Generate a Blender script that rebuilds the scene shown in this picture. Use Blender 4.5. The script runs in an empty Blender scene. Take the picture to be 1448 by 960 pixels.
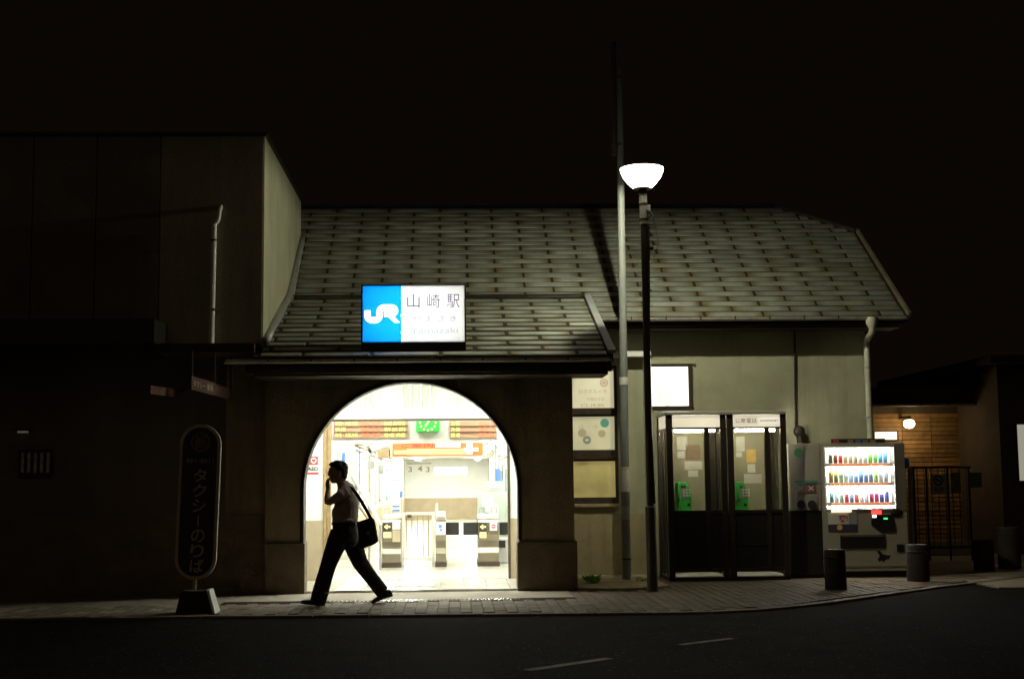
import bpy, math, random
from mathutils import Vector, Matrix
random.seed(7)
S = bpy.context.scene
COL = S.collection

# ------------------------------------------------------------------ camera
F, CX, CY, HC = 1900.0, 724.0, 480.0, 1.4
ROLL, PITCH, YAW = math.radians(.6), math.radians(6.0129), math.radians(2.5205)

def ray(px, py):
    dx, dy = px - CX, py - CY
    c, s = math.cos(ROLL), math.sin(ROLL)
    x, y = c*dx - s*dy, s*dx + c*dy
    c, s = math.cos(PITCH), math.sin(PITCH)
    d = (x, c*F + s*y, s*F - c*y)
    c, s = math.cos(YAW), math.sin(YAW)
    return Vector((c*d[0] + s*d[1], -s*d[0] + c*d[1], d[2]))

def at(px, py, Y):
    d = ray(px, py); t = Y/d.y
    return Vector((d.x*t, Y, HC + d.z*t))

def gnd(px, py, z=0.0):
    d = ray(px, py); t = (z - HC)/d.z
    return Vector((d.x*t, d.y*t, z))

def ax(px, py, Y): return at(px, py, Y).x
def az(px, py, Y): return at(px, py, Y).z

cam = bpy.data.cameras.new('camera'); camo = bpy.data.objects.new('camera', cam)
COL.objects.link(camo)
fw = ray(CX, CY).normalized()
rt = (ray(CX+1, CY) - ray(CX, CY)).normalized()
up = rt.cross(fw).normalized()
M3 = Matrix((rt, up, -fw)).transposed()
camo.matrix_world = Matrix.Translation((0, 0, HC)) @ M3.to_4x4()
cam.sensor_fit = 'HORIZONTAL'; cam.sensor_width = 36; cam.lens = 36*F/1448
cam.clip_start = .05; cam.clip_end = 3000
S.camera = camo

# ------------------------------------------------------------------ night sky, faint town glow, exposure
W = bpy.data.worlds.new('World'); S.world = W; W.use_nodes = True
bg = W.node_tree.nodes['Background']
bg.inputs[0].default_value = (1.0, .58, .33, 1); bg.inputs[1].default_value = .0034
sun = bpy.data.lights.new('town_glow', 'SUN'); suno = bpy.data.objects.new('town_glow', sun); COL.objects.link(suno)
sun.energy = .042; sun.angle = math.radians(50); sun.color = (1, .74, .45)
suno.rotation_euler = (math.radians(62), 0, math.radians(-14))
S.view_settings.view_transform = 'Standard'; S.view_settings.look = 'None'
S.view_settings.exposure = 0; S.view_settings.gamma = 1
S.render.engine = 'CYCLES'
S.cycles.use_denoising = True
S.cycles.sample_clamp_indirect = 5; S.cycles.max_bounces = 8
S.cycles.caustics_reflective = False; S.cycles.caustics_refractive = False
S.cycles.transparent_max_bounces = 16

# ------------------------------------------------------------------ materials
MATS = {}
def base_mat(name):
    m = bpy.data.materials.new(name); m.use_nodes = True
    nt = m.node_tree; b = nt.nodes['Principled BSDF']
    return m, nt, b

def mat(name, col, rough=.7, var=.25, scale=4, bump=.15, bscale=60, metal=0, spec=.4, dirt=None, dirt_amt=.5, dscale=1.5, rand=0, joint=0, streak=0):
    """painted / mineral / metal surface with two scales of colour variation, optional dirt patches and fine relief"""
    if name in MATS: return MATS[name]
    m, nt, b = base_mat(name); N, L = nt.nodes, nt.links
    tc = N.new('ShaderNodeTexCoord')
    n1 = N.new('ShaderNodeTexNoise'); n1.inputs['Scale'].default_value = scale; n1.inputs['Detail'].default_value = 8
    n1.inputs['Roughness'].default_value = .65
    vec = tc.outputs['Object']
    if rand:                                    # every copy shows another patch of the pattern
        oi = N.new('ShaderNodeObjectInfo'); va = N.new('ShaderNodeVectorMath'); va.operation = 'ADD'
        L.new(vec, va.inputs[0]); L.new(oi.outputs['Location'], va.inputs[1]); vec = va.outputs[0]
    L.new(vec, n1.inputs['Vector'])
    rp = N.new('ShaderNodeMapRange'); rp.inputs[1].default_value = .3; rp.inputs[2].default_value = .7
    rp.inputs[3].default_value = 1 - var; rp.inputs[4].default_value = 1 + var
    L.new(n1.outputs[0], rp.inputs[0])
    mx = N.new('ShaderNodeMix'); mx.data_type = 'RGBA'; mx.blend_type = 'MULTIPLY'; mx.inputs[0].default_value = 1
    mx.inputs[6].default_value = (*col, 1)
    L.new(rp.outputs[0], mx.inputs[7])
    out = mx.outputs[2]
    if rand:
        r2 = N.new('ShaderNodeMapRange')
        r2.inputs[3].default_value = 1 - rand; r2.inputs[4].default_value = 1 + rand
        L.new(oi.outputs['Random'], r2.inputs[0])
        m2 = N.new('ShaderNodeMix'); m2.data_type = 'RGBA'; m2.blend_type = 'MULTIPLY'; m2.inputs[0].default_value = 1
        L.new(out, m2.inputs[6]); L.new(r2.outputs[0], m2.inputs[7]); out = m2.outputs[2]
    if dirt:
        n2 = N.new('ShaderNodeTexNoise'); n2.inputs['Scale'].default_value = dscale; n2.inputs['Detail'].default_value = 10
        n2.inputs['Roughness'].default_value = .7
        if streak:                              # rain streaks: the dirt pattern is drawn out downwards
            mp = N.new('ShaderNodeMapping'); mp.inputs['Scale'].default_value = (streak, streak, streak*.12); L.new(vec, mp.inputs[0]); L.new(mp.outputs[0], n2.inputs['Vector'])
        else: L.new(vec, n2.inputs['Vector'])
        cr = N.new('ShaderNodeMapRange'); cr.inputs[1].default_value = .48; cr.inputs[2].default_value = .68
        cr.inputs[4].default_value = dirt_amt
        L.new(n2.outputs[0], cr.inputs[0])
        fac = cr.outputs[0]
        if joint:                               # moss and rust creeping in from the butt joints of a slate
            sx = N.new('ShaderNodeSeparateXYZ'); L.new(tc.outputs['Object'], sx.inputs[0])
            ab = N.new('ShaderNodeMath'); ab.operation = 'ABSOLUTE'; L.new(sx.outputs[0], ab.inputs[0])
            j1 = N.new('ShaderNodeMapRange'); j1.inputs[1].default_value = joint*.62; j1.inputs[2].default_value = joint; L.new(ab.outputs[0], j1.inputs[0])
            j2 = N.new('ShaderNodeMath'); j2.operation = 'MULTIPLY'; L.new(j1.outputs[0], j2.inputs[0]); L.new(n1.outputs[0], j2.inputs[1])
            j3 = N.new('ShaderNodeMath'); j3.operation = 'MULTIPLY_ADD'; j3.use_clamp = True; L.new(j2.outputs[0], j3.inputs[0]); j3.inputs[1].default_value = 1.7; L.new(fac, j3.inputs[2]); fac = j3.outputs[0]
        m3 = N.new('ShaderNodeMix'); m3.data_type = 'RGBA'; L.new(fac, m3.inputs[0])
        L.new(out, m3.inputs[6]); m3.inputs[7].default_value = (*dirt, 1); out = m3.outputs[2]
    L.new(out, b.inputs['Base Color'])
    b.inputs['Roughness'].default_value = rough; b.inputs['Metallic'].default_value = metal
    b.inputs['Specular IOR Level'].default_value = spec
    if bump:
        n3 = N.new('ShaderNodeTexNoise'); n3.inputs['Scale'].default_value = bscale; n3.inputs['Detail'].default_value = 5
        L.new(vec, n3.inputs['Vector'])
        bp = N.new('ShaderNodeBump'); bp.inputs['Strength'].default_value = bump; bp.inputs['Distance'].default_value = .02
        L.new(n3.outputs[0], bp.inputs['Height']); L.new(bp.outputs[0], b.inputs['Normal'])
    MATS[name] = m; return m

def emit(name, col, st, uneven=0, scale=3):
    if name in MATS: return MATS[name]
    m, nt, b = base_mat(name)
    if uneven:                                  # glow mottled by noise, as if things stood behind a frosted pane
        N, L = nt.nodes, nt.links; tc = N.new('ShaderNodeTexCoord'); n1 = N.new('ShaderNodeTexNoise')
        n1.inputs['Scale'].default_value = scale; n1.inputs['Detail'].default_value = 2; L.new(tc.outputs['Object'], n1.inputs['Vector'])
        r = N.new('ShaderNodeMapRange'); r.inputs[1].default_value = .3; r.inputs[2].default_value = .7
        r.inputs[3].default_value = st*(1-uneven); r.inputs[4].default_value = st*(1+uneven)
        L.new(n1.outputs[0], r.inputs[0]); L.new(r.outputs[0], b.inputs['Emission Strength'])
    b.inputs['Base Color'].default_value = (*[min(.8, c*.8) for c in col], 1); b.inputs['Roughness'].default_value = .4
    b.inputs['Emission Color'].default_value = (*col, 1); b.inputs['Emission Strength'].default_value = st
    MATS[name] = m; return m

def glass(name, tint=(1, 1, 1), refl=.06, rough=.02, haze=0):
    if name in MATS: return MATS[name]
    m = bpy.data.materials.new(name); m.use_nodes = True; nt = m.node_tree; N, L = nt.nodes, nt.links
    N.clear(); o = N.new('ShaderNodeOutputMaterial'); t = N.new('ShaderNodeBsdfTransparent'); g = N.new('ShaderNodeBsdfGlossy')
    t.inputs[0].default_value = (*tint, 1); g.inputs['Roughness'].default_value = rough
    mx = N.new('ShaderNodeMixShader'); mx.inputs[0].default_value = refl
    L.new(t.outputs[0], mx.inputs[1]); L.new(g.outputs[0], mx.inputs[2]); out = mx.outputs[0]
    if haze:
        d = N.new('ShaderNodeBsdfDiffuse'); d.inputs[0].default_value = (.5, .5, .42, 1)
        m2 = N.new('ShaderNodeMixShader'); m2.inputs[0].default_value = haze
        L.new(out, m2.inputs[1]); L.new(d.outputs[0], m2.inputs[2]); out = m2.outputs[0]
    L.new(out, o.inputs[0]); MATS[name] = m; return m

def lightbox(name, col):
    """translucent acrylic sheet of an illuminated sign"""
    if name in MATS: return MATS[name]
    m = bpy.data.materials.new(name); m.use_nodes = True; nt = m.node_tree; N, L = nt.nodes, nt.links
    N.clear(); o = N.new('ShaderNodeOutputMaterial'); t = N.new('ShaderNodeBsdfTranslucent'); d = N.new('ShaderNodeBsdfDiffuse')
    t.inputs[0].default_value = (*col, 1); d.inputs[0].default_value = (*col, 1)
    mx = N.new('ShaderNodeMixShader'); mx.inputs[0].default_value = .35
    L.new(t.outputs[0], mx.inputs[1]); L.new(d.outputs[0], mx.inputs[2]); L.new(mx.outputs[0], o.inputs[0])
    MATS[name] = m; return m

# ------------------------------------------------------------------ mesh helpers
def wloc(o):
    v = Vector((0, 0, 0))
    while o is not None: v = v + o.location; o = o.parent
    return v

class MB:
    def __init__(s): s.v = []; s.f = []
    def add(s, vs, fs):
        n = len(s.v); s.v += [tuple(v) for v in vs]; s.f += [tuple(n+i for i in f) for f in fs]; return s
    def box(s, x0, x1, y0, y1, z0, z1):
        return s.add([(x0,y0,z0),(x1,y0,z0),(x1,y1,z0),(x0,y1,z0),(x0,y0,z1),(x1,y0,z1),(x1,y1,z1),(x0,y1,z1)],
                     [(0,3,2,1),(4,5,6,7),(0,1,5,4),(1,2,6,5),(2,3,7,6),(3,0,4,7)])
    def obox(s, o, u, v, w):
        """box from corner o and three edge vectors"""
        o, u, v, w = map(Vector, (o, u, v, w))
        return s.add([o, o+u, o+u+v, o+v, o+w, o+u+w, o+u+v+w, o+v+w],
                     [(0,3,2,1),(4,5,6,7),(0,1,5,4),(1,2,6,5),(2,3,7,6),(3,0,4,7)])
    def prism(s, pts, y0, y1):
        """outline in XZ extruded from y0 (front) to y1"""
        n = len(pts)
        return s.add([(x, y0, z) for x, z in pts] + [(x, y1, z) for x, z in pts],
                     [tuple(range(n))] + [tuple(range(2*n-1, n-1, -1))] + [(i, n+i, n+(i+1) % n, (i+1) % n) for i in range(n)])
    def slab(s, pts, z0, z1):
        """outline in XY extruded from z0 to z1"""
        n = len(pts)
        return s.add([(x, y, z0) for x, y in pts] + [(x, y, z1) for x, y in pts],
                     [tuple(range(n-1, -1, -1)), tuple(range(n, 2*n))] + [(i, (i+1) % n, n+(i+1) % n, n+i) for i in range(n)])
    def tube(s, pts, rs, n=12, cap=True):
        pts = [Vector(p) for p in pts]
        if not isinstance(rs, (list, tuple)): rs = [rs]*len(pts)
        rings = []; ref = None
        for i, p in enumerate(pts):
            a = pts[max(0, i-1)]; b = pts[min(len(pts)-1, i+1)]
            t = (b-a).normalized()
            if ref is None: ref = Vector((0, 1, 0)) if abs(t.y) < .9 else Vector((1, 0, 0))
            u = (ref - t*ref.dot(t)).normalized(); ref = u; w = t.cross(u)
            rings.append([p + (u*math.cos(k*2*math.pi/n) + w*math.sin(k*2*math.pi/n))*rs[i] for k in range(n)])
        vs = [v for r in rings for v in r]; fs = []
        for i in range(len(rings)-1):
            for k in range(n): fs.append((i*n+k, i*n+(k+1) % n, (i+1)*n+(k+1) % n, (i+1)*n+k))
        if cap: fs.append(tuple(range(n-1, -1, -1))); fs.append(tuple(range((len(rings)-1)*n, len(rings)*n)))
        return s.add(vs, fs)
    def lathe(s, c, prof, n=24):
        """prof: (radius, z) from bottom to top round the vertical axis through c"""
        c = Vector(c)
        vs = [(c.x + r*math.cos(k*2*math.pi/n), c.y + r*math.sin(k*2*math.pi/n), c.z + z) for r, z in prof for k in range(n)]
        fs = [(i*n+k, i*n+(k+1) % n, (i+1)*n+(k+1) % n, (i+1)*n+k) for i in range(len(prof)-1) for k in range(n)]
        fs.append(tuple(range(n-1, -1, -1))); fs.append(tuple(range((len(prof)-1)*n, len(prof)*n)))
        return s.add(vs, fs)
    def ell(s, c, r, n=16, m=10):
        c = Vector(c); vs = [(c.x, c.y, c.z-r[2])]; fs = []
        for j in range(1, m):
            a = -math.pi/2 + math.pi*j/m
            for k in range(n):
                b = 2*math.pi*k/n
                vs.append((c.x+r[0]*math.cos(a)*math.cos(b), c.y+r[1]*math.cos(a)*math.sin(b), c.z+r[2]*math.sin(a)))
        vs.append((c.x, c.y, c.z+r[2])); e = len(vs)-1
        for k in range(n):
            fs.append((0, 1+(k+1) % n, 1+k)); fs.append((e, e-n+k, e-n+(k+1) % n))
        for j in range(m-2):
            for k in range(n): fs.append((1+j*n+k, 1+j*n+(k+1) % n, 1+(j+1)*n+(k+1) % n, 1+(j+1)*n+k))
        return s.add(vs, fs)
    def build(s, name, m, parent=None, bevel=0, smooth=False):
        me = bpy.data.meshes.new(name); off = wloc(parent)
        me.from_pydata([tuple(Vector(v)-off) for v in s.v], [], s.f); me.update()
        if smooth is True:
            for p in me.polygons: p.use_smooth = True
        elif smooth:
            me.shade_smooth() if hasattr(me, 'shade_smooth') else None
            me.set_sharp_from_angle(angle=math.radians(smooth))
        me.materials.append(MATS[m] if isinstance(m, str) else m)
        o = bpy.data.objects.new(name, me); COL.objects.link(o); o.parent = parent
        if bevel:
            b = o.modifiers.new('bevel', 'BEVEL'); b.width = bevel; b.segments = 2; b.limit_method = 'ANGLE'
        return o

def tag(o, label, cat, group=None, kind=None):
    o['label'] = label; o['category'] = cat
    if group: o['group'] = group
    if kind: o['kind'] = kind
    return o

def thing(name, label, cat, loc, group=None):
    o = bpy.data.objects.new(name, None); COL.objects.link(o); o.location = Vector(loc)
    o.empty_display_size = .1
    return tag(o, label, cat, group)

def structure(o): o['kind'] = 'structure'; return o

def text(name, body, c, h, m, parent, w=None, rot=None, vertical=False, thick=0):
    """flat print: text centred on c facing the viewer (-Y), glyph height h, squeezed to width w"""
    cu = bpy.data.curves.new(name, 'FONT'); cu.body = '\n'.join(body) if vertical else body
    cu.align_x = 'CENTER'; cu.align_y = 'CENTER'; cu.resolution_u = 3; cu.offset = thick
    if vertical: cu.space_line = 1.02
    to = bpy.data.objects.new('t', cu); me = bpy.data.meshes.new_from_object(to)
    bpy.data.objects.remove(to); bpy.data.curves.remove(cu)
    xs = [v.co.x for v in me.vertices]; ys = [v.co.y for v in me.vertices]
    sx = sy = h/max(1e-4, (max(ys)-min(ys)))
    if w: sx = w/max(1e-4, (max(xs)-min(xs)))
    mx, my = (max(xs)+min(xs))/2, (max(ys)+min(ys))/2
    R = rot or Matrix.Identity(3); off = Vector(c) - wloc(parent)
    for v in me.vertices:
        p = R @ Vector(((v.co.x-mx)*sx, 0, (v.co.y-my)*sy)) + off
        v.co = p
    me.name = name; me.materials.clear(); me.materials.append(MATS[m] if isinstance(m, str) else m)
    o = bpy.data.objects.new(name, me); COL.objects.link(o); o.parent = parent
    return o

def stroke(pts, w):
    """flat polygon strip in (x,z) of width w along pts: returns the outline quads"""
    L, R = [], []
    for i, p in enumerate(pts):
        a = Vector(pts[max(0, i-1)]); b = Vector(pts[min(len(pts)-1, i+1)]); t = (b-a).normalized(); n = Vector((-t.y, t.x))
        ww = w[i] if isinstance(w, (list, tuple)) else w
        L.append(Vector(p)+n*ww/2); R.append(Vector(p)-n*ww/2)
    return L, R

def add_stroke(mb, pts, w, y):
    L, R = stroke(pts, w); n = len(L)
    mb.add([(p.x, y, p.y) for p in L] + [(p.x, y, p.y) for p in R], [(i, n+i, n+i+1, i+1) for i in range(n-1)])

# palette
mat('asphalt', (.0135, .0102, .0072), .95, .5, 2.2, .9, 90, spec=.04, dirt=(.010, .009, .008), dirt_amt=.8, dscale=.5)
mat('asphalt_chip', (.05, .042, .03), .8, .4, 30)
mat('sand_joint', (.05, .043, .033), .95, .3, 8, .4)
mat('paver', (.155, .115, .072), .8, .3, 9, .35, 60, dirt=(.08, .065, .045), rand=.22)
mat('kerb_stone', (.16, .13, .09), .8, .25, 6, .3, 50, dirt=(.1, .09, .07), rand=.1)
mat('stucco', (.30, .25, .155), .9, .18, 2, .5, 45, dirt=(.15, .12, .07), dirt_amt=.7, dscale=1.0, streak=2.2)
mat('stucco_plinth', (.16, .125, .08), .9, .25, 4, .4, 50)
mat('dark_trim', (.03, .02, .014), .55, .3, 8)
mat('dark_wood', (.05, .032, .018), .6, .35, 12, .3)
mat('wall_green', (.40, .395, .265), .85, .14, 1.6, .35, 50, dirt=(.22, .21, .12), dirt_amt=.6, dscale=1, streak=1.6)
mat('wall_dado', (.40, .33, .19), .85, .16, 2, .3, 50, dirt=(.2, .15, .07), dirt_amt=.75, dscale=1.3, streak=1.3)
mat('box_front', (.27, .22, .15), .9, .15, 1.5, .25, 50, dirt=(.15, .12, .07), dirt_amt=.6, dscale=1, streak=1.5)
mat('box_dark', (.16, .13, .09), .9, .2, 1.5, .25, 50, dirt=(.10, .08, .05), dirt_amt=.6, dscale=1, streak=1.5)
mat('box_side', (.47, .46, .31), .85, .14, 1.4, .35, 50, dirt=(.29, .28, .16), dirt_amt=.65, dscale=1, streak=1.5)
mat('underlay', (.022, .017, .008), .9, .4, 6, .4, dirt=(.035, .03, .01))
mat('roof_tile', (.215, .228, .19), .66, .22, 2.6, .3, 40, dirt=(.12, .085, .022), dirt_amt=.45, dscale=1.1, rand=.24, joint=.42)
mat('roof_metal', (.30, .31, .30), .5, .2, 5, .1, metal=.2)
mat('zinc', (.38, .38, .34), .45, .2, 8, .1, metal=.35)
mat('gutter', (.33, .31, .26), .5, .25, 8, .1)
mat('cream_pvc', (.58, .56, .44), .5, .15, 8, .05)
mat('white_pvc', (.72, .70, .62), .45, .1, 8, .05)
mat('pole_grey', (.22, .235, .21), .55, .18, 6, .1, dirt=(.14, .14, .11), dirt_amt=.6, dscale=3)
mat('pole_brown', (.075, .055, .038), .55, .25, 8, .15)
mat('bronze', (.055, .043, .032), .4, .25, 10, .08, metal=.4)
mat('white_paint', (.78, .77, .72), .5, .06, 4, .06)
mat('cream_paint', (.66, .64, .54), .55, .08, 4, .06)
mat('inner_white', (.80, .80, .76), .7, .05, 2, .1)
mat('inner_dado', (.42, .34, .22), .7, .1, 3, .15)
mat('tan_wood', (.30, .21, .10), .5, .25, 9, .15)
mat('floor_tile', (.52, .49, .40), .22, .12, 5, .05, rand=.06)
mat('floor_base', (.40, .36, .27), .6, .15, 3, .05)
mat('tactile', (.80, .78, .62), .6, .08, 6, .1)
mat('steel', (.30, .26, .19), .24, .12, 6, .03, metal=.7)
mat('black_rubber', (.02, .018, .016), .6, .2, 10, .05)
mat('black_metal', (.02, .017, .014), .45, .2, 10, .05)
mat('concrete', (.36, .34, .28), .85, .2, 5, .3, 40, dirt=(.2, .18, .14))
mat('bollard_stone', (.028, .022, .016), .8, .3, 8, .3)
mat('soil', (.44, .37, .23), .95, .35, 6, .6, 30, dirt=(.14, .11, .06))
mat('paper', (.74, .72, .64), .7, .08, 6, .0)
mat('paper_brown', (.30, .21, .14), .7, .15, 8, .0)
mat('paper_orange', (.78, .52, .16), .7, .15, 12, .0)
mat('ink', (.03, .025, .025), .7, 0, 1, 0)
mat('ink_grey', (.36, .36, .38), .7, 0, 1, 0)
mat('ink_green', (.10, .32, .14), .7, 0, 1, 0)
mat('ink_teal', (.10, .30, .24), .7, 0, 1, 0)
mat('ink_red', (.55, .05, .05), .7, 0, 1, 0)
mat('ink_blue', (.10, .20, .50), .7, 0, 1, 0)
mat('sign_indigo', (.045, .028, .04), .5, .2, 6, .05)
mat('sign_pale', (.56, .50, .38), .5, .15, 6, .05)
mat('sign_orange', (.36, .22, .12), .5, .15, 6, .05)
mat('phone_green', (.06, .55, .09), .35, .05, 6, 0)
mat('vend_body', (.40, .37, .29), .4, .08, 3, .03)
mat('vend_side', (.22, .20, .16), .5, .1, 3, .03)
mat('plank', (.28, .16, .06), .6, .3, 8, .25, 40, rand=.25)
mat('house_wall', (.08, .06, .042), .85, .2, 3, .3)
mat('weed', (.20, .46, .07), .6, .3, 20, 0)
glass('clear_glass', (.93, .95, .92), .05)
glass('booth_glass', (.80, .80, .74), .06, haze=.03)

# ================================================================== the setting: road, pavement, kerb
YF, YI, YM = 17.5, 19.4, 19.75          # porch facade, inner wall of the porch, main wall
kerb_px = [(-260, 875), (0, 873.5), (170, 872), (340, 870), (530, 868.6), (724, 867), (880, 865.6), (1000, 863.6), (1075, 860), (1150, 853), (1230, 842), (1320, 829), (1448, 814), (1620, 801)]
kerb_line = [gnd(*p) for p in kerb_px]

road = MB()
R_ = 900
road.add([(-R_, -R_, -.02), (R_, -R_, -.02), (R_, R_, -.02), (-R_, R_, -.02)], [(0, 1, 2, 3)])
road_o = structure(road.build('road', 'asphalt'))
chips = MB()                                         # coarse stones standing proud of the asphalt
for i in range(3600):
    y = random.uniform(9.0, 14.45); x = random.uniform(-.42, .42)*y + .6; r = random.uniform(.006, .016); a = random.uniform(0, 3)
    c_, s_ = math.cos(a)*r, math.sin(a)*r; h = -.02 + r*random.uniform(.08, .22)
    chips.add([(x+c_, y+s_, -.021), (x-s_, y+c_, -.021), (x-c_, y-s_, -.021), (x+s_, y-c_, -.021), (x+c_*.3, y+s_*.3, h), (x-c_*.4, y-s_*.4, h*.95)],
              [(0, 1, 4), (1, 5, 4), (1, 2, 5), (2, 3, 5), (3, 4, 5), (3, 0, 4)])
co = chips.build('aggregate', 'asphalt_chip', road_o); co['kind'] = 'stuff'
mat('worn_line', (.13, .115, .09), .8, .3, 8, .3, dirt=(.05, .045, .04), dirt_amt=.95, dscale=5)
for a, b, w in (((745, 947), (862, 930), .10), ((962, 911), (1034, 902), .08)):
    p, q = gnd(*a, z=-.016), gnd(*b, z=-.016); t = (q-p).normalized(); n = Vector((-t.y, t.x, 0))*w/2
    structure(MB().add([p-n, q-n, q+n, p+n], [(0, 1, 2, 3)]).build('road_marking', 'worn_line'))

pav = [(p.x, p.y) for p in kerb_line] + [(26, 40), (-24, 40), (-24, kerb_line[0].y)]
pave_o = structure(MB().slab(pav, -.2, -.012).build('pavement', 'sand_joint'))
# kerb stones: a flush row of long blocks along the edge
def along(line, step):
    out = []; acc = 0; d = 0
    for a, b in zip(line, line[1:]):
        L_ = (b-a).length; t = acc
        while t < L_:
            out.append(a + (b-a)*(t/L_)); t += step
        acc = t - L_
    return out
kp = along([k for k in kerb_line], .6)
for a, b in zip(kp, kp[1:]):
    if a.x < -5.2 or a.x > 8.5: continue
    t = (b-a).normalized(); n = Vector((-t.y, t.x, 0))
    if n.y < 0: n = -n
    g = .004; dz = random.uniform(-.002, .003)
    MB().obox(a + t*g - n*.10 + Vector((0, 0, -.06)), (b-a) - t*2*g, n*.12, (0, 0, .066+dz)).build('kerb_stone', 'kerb_stone', pave_o, bevel=.006)
# pavers (long side into the depth, running bond) between kerb and drain
def kerb_y(x):
    for a, b in zip(kerb_line, kerb_line[1:]):
        if a.x <= x <= b.x: return a.y + (b.y-a.y)*(x-a.x)/(b.x-a.x)
    return 99
PW, PL = .125, .235
pm = bpy.data.meshes.new('paver'); b_ = .006
hx, hy = PW/2-.004, PL/2-.004
pm.from_pydata([(-hx, -hy, -.02), (hx, -hy, -.02), (hx, hy, -.02), (-hx, hy, -.02), (-hx, -hy, -.004), (hx, -hy, -.004), (hx, hy, -.004), (-hx, hy, -.004),
                (-hx+b_, -hy+b_, 0), (hx-b_, -hy+b_, 0), (hx-b_, hy-b_, 0), (-hx+b_, hy-b_, 0)], [],
               [(0, 1, 5, 4), (1, 2, 6, 5), (2, 3, 7, 6), (3, 0, 4, 7), (4, 5, 9, 8), (5, 6, 10, 9), (6, 7, 11, 10), (7, 4, 8, 11), (8, 9, 10, 11)])
pm.materials.append(MATS['paver'])
rest = MB(); n_ind = 0
cells = []
for i in range(-40, 60):
    x = i*PW
    for j in range(-1, 24):
        y = 14.3 + (j + (.5 if i % 2 else 0))*PL
        if y - PL/2 < kerb_y(x) + .03 or y > 19.6: continue
        if 16.17 < y < 16.42 and x < 1.45: continue
        if x < 1.45 and y > 16.3: continue
        if x > 1.3 and y > 17.35 and x < 2.7: continue
        cells.append((x, y))
cells.sort(key=lambda c: (not (-2.75 < c[0] < 1.7 and c[1] < 16.2), c[1]))
for k, (x, y) in enumerate(cells):
    dz = random.uniform(-.003, .002)
    if k < 290:
        o = bpy.data.objects.new('paver', pm); COL.objects.link(o); o.parent = pave_o; o.location = (x, y, dz)
    else:
        rest.add([(v.co.x+x, v.co.y+y, v.co.z+dz) for v in pm.vertices], [tuple(p.vertices) for p in pm.polygons])
ro = rest.build('paver_field', 'paver', pave_o); ro['kind'] = 'stuff'
# smooth slab between drain and arch, and left of the pavers
mat('apron', (.26, .215, .15), .8, .2, 5, .3, 60, dirt=(.13, .1, .065))
ap = MB().box(-2.75, 1.45, 16.40, YF+.02, -.05, .0).build('paved_apron', 'apron', pave_o)
MB().box(-24, -2.76, 14.9, 17.7, -.05, -.002).build('paved_strip', 'apron', pave_o)
MB().box(6.9, 26, 17.0, 40, -.05, -.003).build('paved_yard', 'apron', pave_o)
# drain channel with a slotted steel grate
MB().box(-2.75, 1.45, 16.19, 16.23, -.05, .004).build('drain_rim', 'steel', pave_o)
MB().box(-2.75, 1.45, 16.35, 16.39, -.05, .004).build('drain_rim', 'steel', pave_o)
gr = MB()
x = -2.74
while x < 1.44:
    gr.box(x, x+.022, 16.231, 16.349, -.03, .003); x += .05
go = gr.build('drain_grate', 'steel', pave_o); go['kind'] = 'stuff'
# soil strip with weeds by the main wall
soil = MB(); ns = 26
pts = []
for i in range(ns):
    a = i/(ns-1); pts.append((1.56 + a*1.25, 17.62 + .28*math.sin(a*math.pi)*-1 + .10*a + random.uniform(-.03, .03)))
outl = pts + [(2.81, YM-.01), (1.56, YM-.01)]
structure(MB().slab(outl, -.03, .022).build('soil_strip', 'soil'))

# ================================================================== station building
st = thing('station_building', 'old railway station building with arched lit entrance and weathered slate roof', 'building', (0, YM, 0))
aL, aR = ax(428.5, 700, YF), ax(733.5, 700, YF)
arc_x, arc_r = (aL+aR)/2, (aR-aL)/2
top = az(580, 539.5, YF); spring = top - arc_r
xL, xR = ax(375, 700, YF), ax(811.5, 700, YF)
NA = 40
arc = [(arc_x - arc_r*math.cos(math.pi*i/NA), spring + arc_r*math.sin(math.pi*i/NA)) for i in range(NA+1)]
outline = [(xL, 0), (aL, 0)] + arc + [(aR, 0), (xR, 0), (xR, 3.15), (xL, 3.15)]
MB().prism(outline, YF, YF+.22).build('arch_wall', 'stucco', st)
# rim of the arch: ring proud of the wall
rim = MB(); ro_, ri_ = arc_r+.035, arc_r-.012
ro2 = [(arc_x - ro_*math.cos(math.pi*i/NA), spring + ro_*math.sin(math.pi*i/NA)) for i in range(NA+1)]
ri2 = [(arc_x - ri_*math.cos(math.pi*i/NA), spring + ri_*math.sin(math.pi*i/NA)) for i in range(NA+1)]
zp = az(580, 765, YF)
ring = [(arc_x-ro_, zp)] + ro2 + [(arc_x+ro_, zp)] + [(arc_x+ri_, zp)] + ri2[::-1] + [(arc_x-ri_, zp)]
rim.prism(ring, YF-.025, YF+.235); rim.build('arch_rim', 'dark_trim', st)
MB().box(xL+.01, aL+.03, YF-.035, YF+.25, 0, zp).build('plinth', 'stucco_plinth', st, bevel=.01)
MB().box(aR-.03, xR+.03, YF-.035, YF+.25, 0, zp-.02).build('plinth', 'stucco_plinth', st, bevel=.01)
# porch right return wall and left return wall, porch ceiling
MB().box(xR-.2, xR-.002, YF+.221, YM-.002, 0, 3.3).build('return_wall', 'stucco', st)
MB().box(xL+.002, xL+.10, YF+.26, YI-.01, 0, 3.05).build('return_wall', 'inner_white', st)
MB().box(aR+.32, aR+.34, YF+.26, YI-.01, 0.02, 3.05).build('inner_lining', 'inner_white', st)
MB().box(xL+.1, aR+.32, YF+.24, YI-.02, 2.98, 3.04).build('porch_ceiling', 'inner_white', st)

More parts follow.
